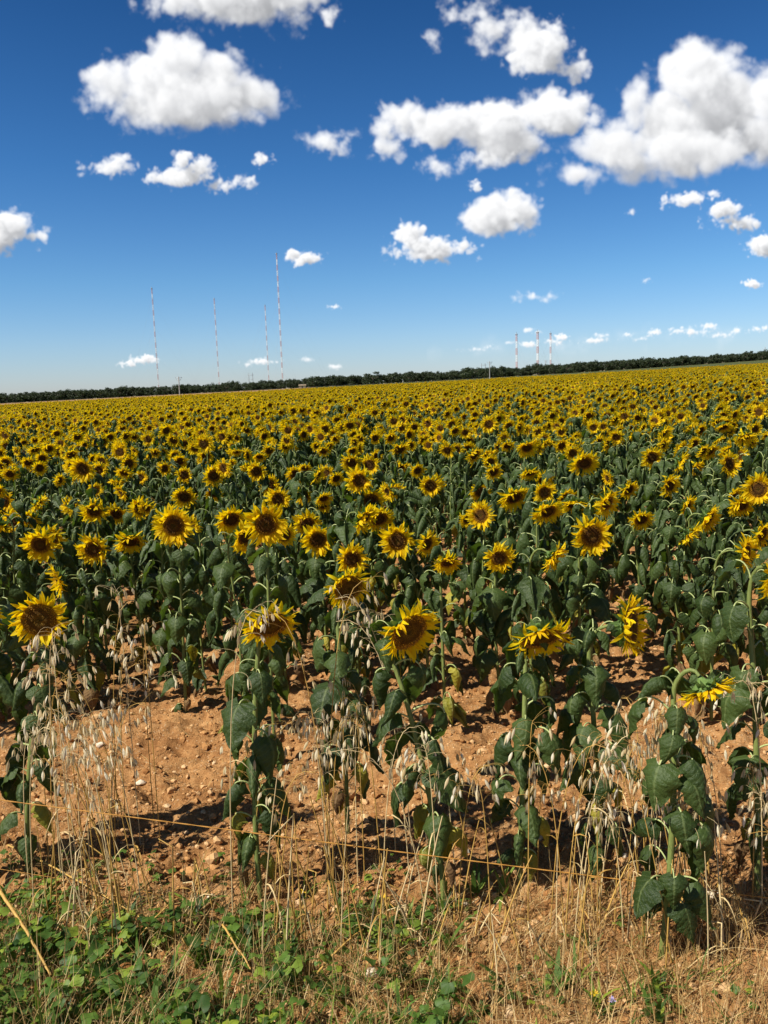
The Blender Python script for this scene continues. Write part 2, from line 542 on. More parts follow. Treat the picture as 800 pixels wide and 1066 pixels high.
# ------------------------------------------------------------------ flower heads (facing +Z)
def petals_geo(rng, RD=0.050, L=0.052, n=(20, 18), wilt=0.3, nt=4, nw=2, mat=0):
    mb = MB(); F = quads(nt + 1, nw + 1)
    t = np.linspace(0, 1, nt + 1); c = np.linspace(-1, 1, nw + 1)
    for layer, k in enumerate(n):
        for i in range(k):
            if rng.random() < 0.05 * (1 + wilt): continue
            phi = 2 * math.pi * (i + 0.5 * layer + rng.normal(0, 0.22)) / k
            Li = L * rng.uniform(0.75, 1.18) * (1 - 0.12 * layer)
            Wi = Li * rng.uniform(0.22, 0.34)
            el = rng.normal(0.22 + 0.34 * layer, 0.22 + 0.35 * wilt)
            curl = rng.normal(0.1, 0.45 + 0.9 * wilt)
            tw = rng.normal(0, 0.35 + 0.5 * wilt)
            sway = rng.normal(0, 0.22 + 0.25 * wilt)
            a = el + curl * t
            rr = RD * 0.93 + np.concatenate([[0], np.cumsum(np.cos(a[:-1])) * Li / nt])
            zz = -0.004 + 0.004 * layer + np.concatenate([[0], np.cumsum(np.sin(a[:-1])) * Li / nt])
            w = 0.5 * Wi * (np.sin(math.pi * (t * 0.88 + 0.1) ** 0.95)) ** 0.6
            w[-1] = 0.0012
            ct = tw * (0.3 + t)
            lat = c[None, :] * w[:, None] * np.cos(ct)[:, None] + (sway * Li * t ** 2)[:, None]
            zo = zz[:, None] + c[None, :] * w[:, None] * np.sin(ct)[:, None] + 0.35 * np.abs(c)[None, :] * w[:, None]
            V = np.stack([rr[:, None] * math.cos(phi) - lat * math.sin(phi), rr[:, None] * math.sin(phi) + lat * math.cos(phi), zo], -1)
            UV = np.stack(np.broadcast_arrays(t[:, None], (c[None, :] + 1) / 2), -1)
            mb.add(V.reshape(-1, 3), F, mat, UV.reshape(-1, 2))
    return mb


def disc_geo(rng, RD=0.050, rings=9, segs=28, florets=150, mat=0, matf=1):
    mb = MB()
    r = np.linspace(0.02, 1, rings); a = np.linspace(0, 2 * math.pi, segs, endpoint=False)
    dome = rng.uniform(0.12, 0.30) * RD
    z = dome * (1 - r ** 2) - 0.10 * RD * np.exp(-(r / 0.3) ** 2)
    zj = rng.normal(0, 0.02 * RD, (rings, segs)); rj = 1 + 0.03 * np.sin(a * 2 + rng.uniform(0, 6)) + 0.02 * np.sin(a * 5)
    V = np.stack([RD * r[:, None] * np.cos(a) * rj, RD * r[:, None] * np.sin(a) * rj, z[:, None] + zj], -1)
    UV = np.stack(np.broadcast_arrays(r[:, None], a[None, :] / 6.2832), -1)
    mb.add(V.reshape(-1, 3), quads(rings, segs, True), mat, UV.reshape(-1, 2))
    for k in range(florets):
        rr = math.sqrt(rng.uniform(0.42, 1.0)); ph = rng.uniform(0, 6.2832)
        p = np.array([RD * rr * math.cos(ph), RD * rr * math.sin(ph), dome * (1 - rr * rr)])
        tip = p + np.array([math.cos(ph) * 0.3, math.sin(ph) * 0.3, 1]) * rng.uniform(0.003, 0.0065)
        e = 0.0014
        q = [p + (e, 0, 0), p + (-e / 2, e, 0), p + (-e / 2, -e, 0), tip]
        mb.add(q, [(0, 1, 3), (1, 2, 3), (2, 0, 3)], matf)
    return mb


def calyx_geo(rng, RD=0.050, nb=22, mat=0, nt=3):
    mb = MB()
    segs = 14 if nb > 12 else 7
    a = np.linspace(0, 2 * math.pi, segs, endpoint=False)
    prof = [(0.97, -0.002), (0.9, -0.012), (0.62, -0.024), (0.3, -0.034), (0.16, -0.046)]
    V = [[(RD * r * math.cos(t), RD * r * math.sin(t), z) for t in a] for r, z in prof]
    mb.add(np.array(V).reshape(-1, 3), quads(len(prof), segs, True), mat, np.tile([0.5, 0.3], (len(prof) * segs, 1)))
    t = np.linspace(0, 1, nt + 1); c = np.array([-1, 0, 1.0])
    for layer in range(2):
        for i in range(nb):
            phi = 2 * math.pi * (i + 0.5 * layer + rng.normal(0, 0.15)) / nb
            L = rng.uniform(0.028, 0.045); W = L * 0.5
            el = rng.normal(-0.15 - 0.3 * layer, 0.3); cu = rng.normal(0.2, 0.6)
            an = el + cu * t
            rr = RD * (0.86 - 0.15 * layer) + np.concatenate([[0], np.cumsum(np.cos(an[:-1])) * L / nt])
            zz = -0.010 - 0.006 * layer + np.concatenate([[0], np.cumsum(np.sin(an[:-1])) * L / nt])
            w = 0.5 * W * (1 - t) ** 0.7 + 0.0003
            lat = c[None, :] * w[:, None]
            zo = zz[:, None] + 0.2 * np.abs(lat)
            Vv = np.stack([rr[:, None] * math.cos(phi) - lat * math.sin(phi), rr[:, None] * math.sin(phi) + lat * math.cos(phi), zo], -1)
            UV = np.stack(np.broadcast_arrays(t[:, None], (c[None, :] + 1) / 2), -1)
            mb.add(Vv.reshape(-1, 3), quads(nt + 1, 3), mat, UV.reshape(-1, 2))
    return mb


def facing_vec(yaw, pitch):
    """yaw 0 faces the camera side (-y), positive turns to +x; pitch up"""
    return Vector((math.sin(yaw) * math.cos(pitch), -math.cos(yaw) * math.cos(pitch), math.sin(pitch)))


def head_matrix(pos, f, spin, sc):
    z = f.normalized()
    x = Vector((0, 0, 1)).cross(z)
    x = x.normalized() if x.length > 0.05 else Vector((1, 0, 0))
    y = z.cross(x)
    m = Matrix((x, y, z)).transposed().to_4x4()
    return Matrix.Translation(pos) @ m @ Matrix.Rotation(spin, 4, 'Z') @ Matrix.Diagonal((sc, sc, sc, 1))


def stem_curve(H, f, lean, n=14):
    """H: vector base->head centre ; f facing"""
    f = np.array(f); Hh = np.array(H)
    end = Hh - f * 0.042
    hor = np.array([f[0], f[1], 0]);
    drop = max(0.0, -f[2])
    over = 0.05 + 0.05 * drop
    neck = end - f * 0.03 + np.array([0, 0, 0.0])
    p1 = np.array([lean[0], lean[1], Hh[2] * 0.45])
    ctrl = end - f * (0.10 + 0.04 * drop)
    top = np.array([ctrl[0] * 0.8, ctrl[1] * 0.8, max(ctrl[2] * 0.80, Hh[2] * 0.5)])
    a = bez(np.zeros(3), p1 * 0.6, top - (top - p1) * 0.35, top, n - 5)
    dirv = (a[-1] - a[-2]); dirv /= np.linalg.norm(dirv)
    lb = np.linalg.norm(end - top)
    b_ = bez(top, top + dirv * lb * 0.55, end - f * lb * 0.45, end, 8)
    return np.vstack([a[:-1], b_])


def leaf_spots(rng, P, n, Lmax=0.15, lo=0.10, hi=1.02):
    """(position, azimuth, leaf length scale, tilt, dryness) up the stem"""
    d = np.concatenate([[0], np.cumsum(np.linalg.norm(np.diff(P, axis=0), axis=1))]); d /= d[-1]
    a0 = rng.uniform(0, 6.28); outl = []
    for k in range(n):
        q = lo + (hi - lo) * (k + rng.uniform(-0.3, 0.3)) / (n - 1)
        q = min(max(q, 0.06), 1.0) * 0.93
        pos = np.array([np.interp(q, d, P[:, j]) for j in range(3)])
        sc = np.interp(q, [0, 0.25, 0.6, 0.85, 1], [0.45, 0.85, 1.0, 0.75, 0.5]) * rng.uniform(0.75, 1.15)
        dry = 2 if q < 0.20 and rng.random() < 0.6 else (1 if q < 0.34 and rng.random() < 0.35 else 0)
        outl.append((pos, a0 + k * 2.4 + rng.normal(0, 0.3), sc * Lmax / 0.15, rng.normal(0.05, 0.22), dry))
    return outl


def leaf_matrix(pos, az, sc, tilt):
    return (Matrix.Translation(Vector(pos)) @ Matrix.Rotation(az, 4, 'Z') @ Matrix.Rotation(-tilt, 4, 'Y')
            @ Matrix.Diagonal((sc, sc, sc, 1)))


# shared leaf shapes
rl = np.random.default_rng(3)
LEAF_NEAR = [leaf_geo(rl, 0.15, rl.uniform(0.08, 0.13), rl.uniform(0.9, 1.15), 11, 8, rl.uniform(0.3, 1.3)) for _ in range(20)]
LEAF_DRY = [leaf_geo(rl, 0.13, 0.09, 1.25, 8, 6, 1.4) for _ in range(4)]
LEAF_MID = [leaf_geo(rl, 0.16, rl.uniform(0.08, 0.12), rl.uniform(0.85, 1.2), 6, 4, rl.uniform(0.5, 1.4)) for _ in range(18)]
LEAF_FAR = [leaf_geo(rl, 0.19, 0.08, rl.uniform(0.5, 1.0), 2, 2, 0.5, petiole=False) for _ in range(6)]
leaf_me = [l.mesh('leaf', [M_leaf, M_petiole]) for l in LEAF_NEAR]
leaf_me_y = [LEAF_NEAR[i].mesh('leaf', [M_leafy, M_petiole]) for i in (0, 3)]
leaf_me_d = [l.mesh('leaf', [M_leafd, M_leafd]) for l in LEAF_DRY]

HEADS = []
for k in range(18):
    rh = np.random.default_rng(100 + k)
    wilt = [0.2, 0.35, 0.6, 0.25, 0.45, 0.8][k % 6]
    hl = k < 10
    big = k >= 14                                 # older, heavier heads for the front row
    RDk = 0.058 if big else rh.uniform(0.038, 0.046)
    HEADS.append(dict(
        petals=petals_geo(rh, RDk, wilt=[0.3, 0.45, 0.5, 0.4][k - 14] if big else wilt, n=(38, 36), L=0.047 if big else 0.051).mesh('petals', [M_petal]),
        disc=disc_geo(rh, RDk, 10, 30, 420 if big else 170).mesh('disc', [M_disc_old if big else M_disc, M_floret]),
        calyx=calyx_geo(rh, RDk).mesh('flower_head', [M_bract])))


def sunflower(base, headpos, f, hs, seed, label, group, near=False, hv=None, leaves=11, Lmax=0.145, thick=1.0, lo=0.12):
    rng = np.random.default_rng(seed)
    base = Vector(base)
    H = Vector(headpos) - base
    P = stem_curve(H, f, (rng.normal(0, 0.03), rng.normal(0, 0.03)))
    P = P - P[0]; P[0][2] -= 0.03
    root = empty('sunflower', base)
    tag(root, label, 'sunflower', group)
    mbs = MB()
    d = np.linspace(0, 1, len(P))
    tube(mbs, P, np.interp(d, [0, 0.6, 1], [0.0105, 0.008, 0.0055]) * thick, 8 if near else 6, 0)
    link('stem', mbs.mesh('stem', [M_stem]), root)
    k = hv if hv is not None else int(rng.integers(0, 14))
    hm = head_matrix(H, f, rng.uniform(0, 6.28), hs)
    hd = link('flower_head', HEADS[k]['calyx'], root, hm)
    link('petals', HEADS[k]['petals'], hd)
    link('disc', HEADS[k]['disc'], hd)
    spots = leaf_spots(rng, P, leaves, Lmax, lo)
    if near:
        for pos, az, sc, ti, dry in spots:
            lm = leaf_me_d if dry == 2 else (leaf_me_y if dry == 1 else leaf_me)
            link('leaf', lm[int(rng.integers(0, len(lm)))], root, leaf_matrix(pos, az, sc, ti))
    else:
        fo = MB()
        for pos, az, sc, ti, dry in spots:
            q = LEAF_MID[int(rng.integers(0, len(LEAF_MID)))]
            fo.addT(q, leaf_matrix(pos, az, sc, ti), {0: {0: 0, 1: 2, 2: 3}[dry], 1: 1})
        link('foliage', fo.mesh('foliage', [M_leaf, M_petiole, M_leafy, M_leafd]), root)
    return root


# ------------------------------------------------------------------ traced sunflowers
# head px, py, head width px, distance, yaw, pitch (deg), base px or None, head variant, label
G_front = 'sunflowers of the sparse front row'
G_near = 'sunflowers just behind the front row'
TR = [
    (41, 645, 54, 2.70, 12, -4, 28, 14, 'sunflower hung with wild oats at the left end of the front row, bright open head'),
    (281, 651, 60, 2.53, 22, -38, 272, 15, 'sunflower of the front row with drooping head and broad hanging leaves, oats over its petals'),
    (426, 658, 66, 2.45, 34, -22, 463, 16, 'sunflower of the front row with ragged lit petals, next right of the broad-leaved drooping one'),
    (564, 665, 64, 2.53, 12, -48, 541, 15, 'nodding flat-topped sunflower in the front row showing green bracts above orange disc'),
    (657, 652, 62, 2.55, 56, 4, 624, 17, 'sunflower of the front row turned sideways to the right with spiky loose petals'),
    (736, 719, 56, 2.17, 40, -58, 688, 14, 'lowest sunflower in the field, head bowed at the end of a curved neck above oats'),
    (363, 612, 48, 2.85, 22, -25, 362, 17, 'sunflower with oats hanging across its face, behind the front row near the centre'),
]
for i, (px, py, w, y, yaw, pit, bx, hv, lab) in enumerate(TR):
    hp = at(px, py, y)
    bxw = at(bx, py, y).x
    byw = y + (0.0 if i != 5 else 0.0)
    # base column found on the ground below
    bz = float(gz(bxw, byw))
    for _ in range(3):                          # the roll of the camera shifts the foot slightly
        dr = right.z * 0; bxw = at(bx, 533 + FPX * math.tan(math.atan2(EYE - bz, byw) + PITCH), byw).x; bz = float(gz(bxw, byw))
    hs = w / FPX * y / 0.170
    sunflower((bxw, byw, bz), hp, facing_vec(R(yaw), R(pit)), hs, 500 + i, lab, G_front, True, hv, 28, 0.145, 0.95, 0.15)

# a plant at the right edge, head outside the frame, and one at the left edge
for j, (px, py, y, lab) in enumerate([
        (815, 600, 2.42, 'thick-stemmed sunflower at the right edge of the photo, only stem and drooping leaves showing'),
        (-25, 640, 2.7, 'sunflower at the left edge of the photo with only its leaves in view')]):
    hp = at(px, py, y); bxw = at(790 if j == 0 else -8, 900, y).x
    sunflower((bxw, y, float(gz(bxw, y))), hp, facing_vec(0.3, -0.3), 1.0, 530 + j, lab, G_front, True, 4, 26, 0.155, 1.0, 0.16)

NEAR = [
    (97, 572, 37, 5, 8, 'round-faced'), (42, 567, 40, 5, 0, 'slightly drooping'), (136, 564, 36, 25, -30, 'downward-tilted'), (181, 547, 45, 5, 12, 'wide bright'),
    (277, 546, 52, 8, 8, 'widest, big-disced'), (241, 541, 36, 25, -15, 'half-hidden'), (331, 562, 40, 5, 10, 'star-petalled'), (320, 545, 32, 0, 0, 'shaded'),
    (414, 563, 42, -8, 10, 'orange-rimmed'), (395, 540, 34, 15, -12, 'small nodding'), (445, 566, 30, 40, 5, 'narrow side-turned'), (466, 586, 35, 12, -25, 'low dark-rimmed'),
    (520, 581, 38, 3, 8, 'neat round'), (577, 580, 36, 55, -15, 'side-turned'), (616, 558, 46, 10, 15, 'large shaggy'), (536, 518, 36, 20, -25, 'nodding'),
    (668, 541, 28, 5, -15, 'small'), (716, 527, 28, 45, 5, 'upturned'), (738, 540, 36, 40, -5, 'bright clustered'), (718, 557, 32, 55, -25, 'bowed'),
    (777, 575, 40, 45, 15, 'tilted'), (794, 556, 32, 30, 5, 'edge-cut'), (367, 582, 36, 10, 12, 'small-faced'),
    (98, 532, 34, 10, -10, 'dense-petalled'), (74, 527, 27, 0, -15, 'dark-centred'), (14, 542, 28, 0, 8, 'plain round'), (121, 535, 25, 5, -10, 'compact'),
    (192, 517, 28, 0, -5, 'flat-topped'), (167, 538, 27, 10, -15, 'crowded'), (281, 505, 24, 0, 5, 'round dark-eyed'), (374, 500, 34, -5, 10, 'ray-petalled'),
    (386, 521, 33, 10, -10, 'heavy-headed'), (410, 511, 28, 20, -20, 'lopsided'), (4, 522, 26, 0, 10, 'cut-off'), (86, 488, 32, -5, 5, 'broad'),
    (487, 541, 21, 8, 0, 'tiny'), (500, 512, 24, 3, 0, 'small round'), (590, 518, 27, 15, -10, 'brown-eyed'), (620, 523, 25, 10, 0, 'golden-rimmed'),
    (566, 499, 26, 20, 0, 'pale'), (212, 462, 22, 0, 10, 'tall yellow-discked'), (308, 494, 22, 10, 0, 'half-turned'), (452, 505, 26, 15, -10, 'leaning'), (655, 510, 24, 25, -10, 'slanting'),
]
placed = []
for i, (px, py, w, yaw, pit, adj) in enumerate(NEAR):
    y = 0.205 * FPX / w
    # keep the head at a plausible height above the ground
    for _ in range(4):
        hp = at(px, py, y); h = hp.z - float(gz(hp.x, hp.y))
        if h > 1.12: y += (h - 1.12) * 4
        elif h < 0.80: y -= (0.80 - h) * 4
    hp = at(px, py, y)
    fv = facing_vec(R(yaw), R(pit - 18))
    b2 = Vector((hp.x - fv.x * 0.10 + float(RNG.normal(0, 0.04)), hp.y - fv.y * 0.10, 0)); b2.z = float(gz(b2.x, b2.y))
    hs = w / FPX * y / 0.174
    row = 'front' if py > 555 else ('second' if py > 525 else 'third')
    side = 'left side' if px < 260 else ('centre' if px < 520 else 'right side')
    lab = f'{adj} sunflower head in the {row} crowded row, {side}'
    nb = min(TR, key=lambda t: abs(t[0] - px))
    if py > 530:
        where = {0: 'the oat-hung sunflower at the left end', 1: 'the broad-leaved drooping sunflower', 2: 'the ragged-petalled front sunflower', 3: 'the nodding flat-topped sunflower', 4: 'the sideways-turned sunflower', 5: 'the lowest bowed sunflower', 6: 'the oat-crossed central sunflower'}[TR.index(nb)]
        lab = f'{adj} sunflower behind {where}'
    sunflower(b2, hp, fv, hs, 700 + i, lab, G_near, i < 10 or w >= 42, None, 24, 0.160, 0.8, 0.06)
    placed.append((b2.x, b2.y))

# ------------------------------------------------------------------ the rest of the field
placed += [(at(t[6], 890, t[3]).x, t[3]) for t in TR]
PL = np.array(placed)
rf = np.random.default_rng(77)


def rows(y0, y1, margin, rowsp, sp):
    pts = []
    ca, sa = math.cos(R(12)), math.sin(R(12))  # rows run at a slant
    yr = np.arange(y0, y1, rowsp)
    for yy in yr:
        half = 0.50 * (yy + 1) + margin
        xs = np.arange(-half, half, sp)
        xs = xs + rf.uniform(0, sp)
        for x in xs:
            pts.append((x + rf.normal(0, sp * 0.22), yy + 0.10 * x * 0 + rf.normal(0, rowsp * 0.22)))
    return np.array(pts)


cand = rows(3.80, 12.3, 0.4, 0.47, 0.34)
keep = []
pxy = []
for x, y in cand:
    dmin = np.min(np.hypot(PL[:, 0] - x, PL[:, 1] - y))
    lim = 0.26 if y < 7 else 0.23
    if dmin < lim or y < 3.8: continue
    if y < 4.2 and rf.random() < 0.15: continue
    keep.append((x, y))
keep.sort(key=lambda p: p[1])


def rnd_head():
    yaw = rf.normal(10, 26) if rf.random() < 0.9 else rf.uniform(-90, 120)
    pit = rf.normal(-19, 17) if rf.random() < 0.85 else rf.uniform(-60, -30)
    return R(yaw), R(pit)


n_ind = 300 - len(TR) - 2 - len(NEAR)
infr = [p for p in keep if abs(p[0]) < 0.475 * p[1] + 0.1]
infr = infr[:n_ind]
ylim = infr[-1][1]
used = set(infr)
outside = [p for p in keep if p not in used]
for i, (x, y) in enumerate(infr):
    z0 = float(gz(x, y)); yaw, pit = rnd_head(); fv = facing_vec(yaw, pit)
    h = rf.normal(0.90, 0.055) if y < 5.5 else rf.normal(0.97, 0.065)
    hp = Vector((x + fv.x * 0.1, y + fv.y * 0.1, z0 + h))
    band = 'middle rows' if y < 8 else 'farther rows'
    sunflower((x, y, z0), hp, fv, rf.uniform(0.74, 1.14), 1000 + i, f'sunflower among many alike in the dense {band} of the field',
              f'sunflowers in the dense {band}', False, None, 26, 0.162, 0.65, 0.05)


def proto(seed, far):
    rng = np.random.default_rng(seed)
    yaw, pit = R(rng.normal(0, 8)), R(rng.normal(-13, 17)); fv = facing_vec(yaw, pit)
    H = Vector((fv.x * 0.1, fv.y * 0.1, 0.97)); P = stem_curve(H, fv, (0, 0), 12)
    mb = MB()
    tube(mb, P[::2] if far else P, 0.008, 3 if far else 5, 0, False)
    hm = head_matrix(H, fv, rng.uniform(0, 6), 1.0)
    if far:
        mb.addT(petals_geo(rng, n=(20, 17), nt=2, nw=1, RD=0.038, L=0.064, wilt=0.3, mat=0), hm, {0: 1})
        mb.addT(disc_geo(rng, RD=0.039, rings=4, segs=10, florets=0), hm, {0: 2})
        mb.addT(calyx_geo(rng, nb=7, nt=1), hm, {0: 3})
        L, n = LEAF_FAR, 16
    else:
        mb.addT(petals_geo(rng, n=(30, 27), nt=3, nw=2, RD=0.042, L=0.056, wilt=0.35), hm, {0: 1})
        mb.addT(disc_geo(rng, RD=0.042, rings=6, segs=16, florets=40), hm, {0: 2, 1: 6})
        mb.addT(calyx_geo(rng, nb=14, nt=2), hm, {0: 3})
        L, n = LEAF_MID, 22
    for pos, az, sc, ti, dry in leaf_spots(rng, P, n, 0.16):
        mb.addT(L[int(rng.integers(0, len(L)))], leaf_matrix(pos, az, sc, ti), {0: 4 if dry == 0 else 7, 1: 5})
    me = mb.mesh('sunflower_shape', [M_stem, M_petal, M_disc, M_bract, M_leaf, M_petiole, M_floret, M_leafy])
    return bpy.data.objects.new('sunflower_shape', me)


def scatter(name, protos, P, rot, scale, idx, label, cat, kind='stuff', group=None):
    col = bpy.data.collections.new(name + '_shapes')
    for k, o in enumerate(protos):
        o.name = f'{name}_shape_{k:02d}'
        col.objects.link(o)
    me = bpy.data.meshes.new(name)
    me.vertices.add(len(P)); me.vertices.foreach_set('co', np.asarray(P, np.float32).ravel())
    a = me.attributes.new('rot', 'FLOAT_VECTOR', 'POINT'); a.data.foreach_set('vector', np.asarray(rot, np.float32).ravel())
    a = me.attributes.new('scl', 'FLOAT', 'POINT'); a.data.foreach_set('value', np.asarray(scale, np.float32))
    a = me.attributes.new('idx', 'INT', 'POINT'); a.data.foreach_set('value', np.asarray(idx, np.int32))
    o = link(name, me)
    ng = bpy.data.node_groups.new(name, 'GeometryNodeTree')
    ng.interface.new_socket('Geometry', in_out='INPUT', socket_type='NodeSocketGeometry')
    ng.interface.new_socket('Geometry', in_out='OUTPUT', socket_type='NodeSocketGeometry')
    N = ng.nodes; L = ng.links
    gi = N.new('NodeGroupInput'); go = N.new('NodeGroupOutput')
    ci = N.new('GeometryNodeCollectionInfo'); ci.inputs['Collection'].default_value = col
    ci.inputs['Separate Children'].default_value = True; ci.inputs['Reset Children'].default_value = True
    iop = N.new('GeometryNodeInstanceOnPoints'); iop.inputs['Pick Instance'].default_value = True

    def attr(nm, ty):
        n = N.new('GeometryNodeInputNamedAttribute'); n.data_type = ty; n.inputs['Name'].default_value = nm
        return [s for s in n.outputs if s.enabled and s.name == 'Attribute'][0]
    L.new(gi.outputs[0], iop.inputs['Points']); L.new(ci.outputs[0], iop.inputs['Instance'])
    L.new(attr('idx', 'INT'), iop.inputs['Instance Index'])
    er = N.new('FunctionNodeEulerToRotation'); L.new(attr('rot', 'FLOAT_VECTOR'), er.inputs[0])
    L.new(er.outputs[0], iop.inputs['Rotation'])
    L.new(attr('scl', 'FLOAT'), iop.inputs['Scale'])
    L.new(iop.outputs[0], go.inputs[0])
    md = o.modifiers.new('scatter', 'NODES'); md.node_group = ng
    tag(o, label, cat, group, kind)
    return o


mids = [proto(40 + k, False) for k in range(8)]
fars = [proto(60 + k, True) for k in range(8)]
P2 = [np.array([p for p in outside])]
m1 = rows(ylim + 0.35, 60, 1.5, 0.55, 0.38); P2.append(m1)
m2 = rows(60, 120, 2, 0.55, 0.43)
m3 = rows(120, 175, 2, 0.7, 0.62)
m3 = np.array([p for p in m3 if p[1] < edge(p[0])])
m2 = np.array([p for p in m2 if p[1] < edge(p[0])])
P2 += [m2, m3]
P2 = np.concatenate(P2)
zz = gz(P2[:, 0], P2[:, 1])
n = len(P2)
fard = P2[:, 1] > 26
idx = np.where(fard, rf.integers(8, 16, n), rf.integers(0, 8, n))
rot = np.zeros((n, 3)); rot[:, 2] = np.radians(rf.normal(8, 24, n)); rot[:, 0] = rf.normal(0, 0.06, n); rot[:, 1] = rf.normal(0, 0.05, n)
scl = np.clip(rf.normal(1.02, 0.08, n) + 0.16 * vn(P2[:, 0] / 3.5, P2[:, 1] / 6, 21), 0.78, 1.25)
scatter('sunflower_field', mids + fars, np.column_stack([P2, zz]), rot, scl, idx,
        'dense yellow sunflowers filling the field from the middle to the far tree line', 'sunflower field')
print('field instances', n, 'individual rest', len(infr), 'to', ylim)

# ------------------------------------------------------------------ wild oats
def oat(x, y, h, seed, label, group, lean=None, ns=16, cat='wild oat'):
    rng = np.random.default_rng(seed)
    z = float(gz(x, y))
    root = empty('wild_oat', (x, y, z))
    tag(root, label, cat, group)
    lx, ly = lean if lean else (rng.normal(0, 0.10), rng.normal(0, 0.07))
    P = bez(np.array([0, 0, -0.02]), np.array([lx * 0.1, ly * 0.1, h * 0.5]), np.array([lx * 0.3, ly * 0.3, h * 1.05]), np.array([lx, ly, h * 0.97]), 12)
    if ns == 0:                                  # bare stalks stand straight, some snapped over
        P = bez(np.array([0, 0, -0.02]), np.array([lx * 0.2, ly * 0.3, h * 0.3]), np.array([lx * 0.6, ly * 0.7, h * 0.7]), np.array([lx, ly, h]), 12)
        if rng.random() < 0.3:
            kk_ = int(rng.integers(7, 10)); dv = np.array([rng.normal(0, 1), rng.normal(0, 1), rng.uniform(-1.0, 0.3)]); dv /= np.linalg.norm(dv)
            for q_ in range(kk_ + 1, 12): P[q_] = P[kk_] + dv * h * 0.075 * (q_ - kk_)
    m1 = MB(); tk = 1.0 if ns > 8 else rng.uniform(1.0, 1.9)
    tube(m1, P, np.linspace(0.0021, 0.0009, 12) * tk, 5, 0)
    m2 = MB()
    if rng.random() < 0.7:                       # a dry blade
        k = rng.integers(3, 6); p = P[k]; az = rng.uniform(0, 6.28); L = rng.uniform(0.1, 0.22)
        t = np.linspace(0, 1, 6)
        q = p + np.stack([np.cos(az) * L * t * 0.7, np.sin(az) * L * t * 0.7, L * (0.5 * t - 1.1 * t ** 2)], -1)
        wd = 0.003 * (1 - t)[:, None] * np.array([-math.sin(az), math.cos(az), 0.2])
        m1.add(np.stack([q - wd, q + wd], 1).reshape(-1, 3), quads(6, 2), 0)
    for i in range(ns):
        q = rng.uniform(0.58, 1.0)
        p = np.array([np.interp(q, np.linspace(0, 1, 12), P[:, j]) for j in range(3)])
        az = rng.uniform(0, 6.28); L = rng.uniform(0.02, 0.10) * (1.3 - q * 0.6)
        e = p + np.array([math.cos(az) * L, math.sin(az) * L, L * rng.uniform(0.0, 0.6)])
        e2 = e + np.array([math.cos(az) * 0.008, math.sin(az) * 0.008, -rng.uniform(0.006, 0.02)])
        tube(m1, bez(p, p + (e - p) * 0.4 + np.array([0, 0, 0.01]), e + np.array([0, 0, 0.004]), e2, 5), 0.0004, 3, 0, False)
        sl = rng.uniform(0.026, 0.042)
        d = np.array([math.cos(az) * rng.uniform(0, 0.5), math.sin(az) * rng.uniform(0, 0.5), -1.0]); d /= np.linalg.norm(d)
        s_ = np.cross(d, [math.cos(az + 1.3), math.sin(az + 1.3), 0.1]); s_ /= np.linalg.norm(s_); b_ = np.cross(d, s_)
        for sg in (-1, 1):                       # two glumes that gape
            t = np.linspace(0, 1, 5); w = 0.0046 * np.sin(math.pi * (t ** 0.85 * 0.985 + 0.01)) ** 1.4
            cpt = e2 + np.outer(t * sl, d) + np.outer(sg * (0.001 + 0.0035 * t), b_)
            V = np.stack([cpt - w[:, None] * s_, cpt + sg * w[:, None] * b_ * 0.7, cpt + w[:, None] * s_], 1)
            m2.add(V.reshape(-1, 3), quads(5, 3), 0)
    link('stalk', m1.mesh('stalk', [M_straw if rng.random() < 0.6 else M_pale]), root)
    if ns: link('spikelets', m2.mesh('spikelets', [M_oat]), root)
    return root


ro = np.random.default_rng(9)
# clusters: px centre, px spread, distance, spread, top py range, count
OC = [
    (64, 24, 2.75, 0.10, (640, 780), 10, 'oats', 'wild oats around the leftmost front sunflower'),
    (95, 22, 2.6, 0.12, (740, 800), 5, 'oats', 'wild oats on bare soil right of the leftmost front sunflower'),
    (271, 5, 2.6, 0.04, (612, 640), 2, 'oats', 'wild oats crossing the broad-leaved drooping sunflower'),
    (318, 26, 2.75, 0.12, (690, 800), 8, 'oats', 'wild oats between the drooping and central sunflowers'),
    (366, 24, 2.85, 0.12, (575, 760), 8, 'oats', 'wild oats over the central sunflower'),
    (415, 35, 2.6, 0.1, (650, 800), 4, 'oats', 'wild oats at the ragged-petalled front sunflower'),
    (505, 60, 2.6, 0.15, (740, 860), 6, 'oats', 'wild oats low beside the nodding flat-topped sunflower'),
    (640, 38, 2.6, 0.14, (730, 850), 13, 'oats', 'wild oats below the sideways-turned sunflower'),
    (705, 40, 2.55, 0.14, (710, 820), 14, 'oats', 'wild oats around the lowest bowed sunflower'),
    (770, 26, 2.5, 0.1, (690, 860), 9, 'oats', 'wild oats at the right edge'),
    (190, 60, 2.9, 0.2, (690, 850), 6, 'oats', 'wild oats scattered on the bare soil gap'),
    (130, 30, 3.3, 0.2, (600, 720), 6, 'oats', 'wild oats behind the leftmost front sunflower'),
]
no = 0
for cx, sx, y0, sy, (t0, t1), cnt, _, grp in OC:
    for k in range(cnt):
        px = ro.normal(cx, sx * 0.95); yy = max(2.05, y0 * 0.915 + ro.uniform(-sy, sy)); top = at(px, ro.uniform(t0, t1), yy)
        gxx = top.x + ro.normal(0, 0.13); h = max(0.25, top.z - float(gz(gxx, yy)))
        oat(gxx, yy, h, 3000 + no, grp.replace('wild oats', 'dry wild oat stalk with pale spikelets', 1), grp, (top.x - gxx, ro.normal(0, 0.05)), int(ro.integers(9, 16)))
        no += 1

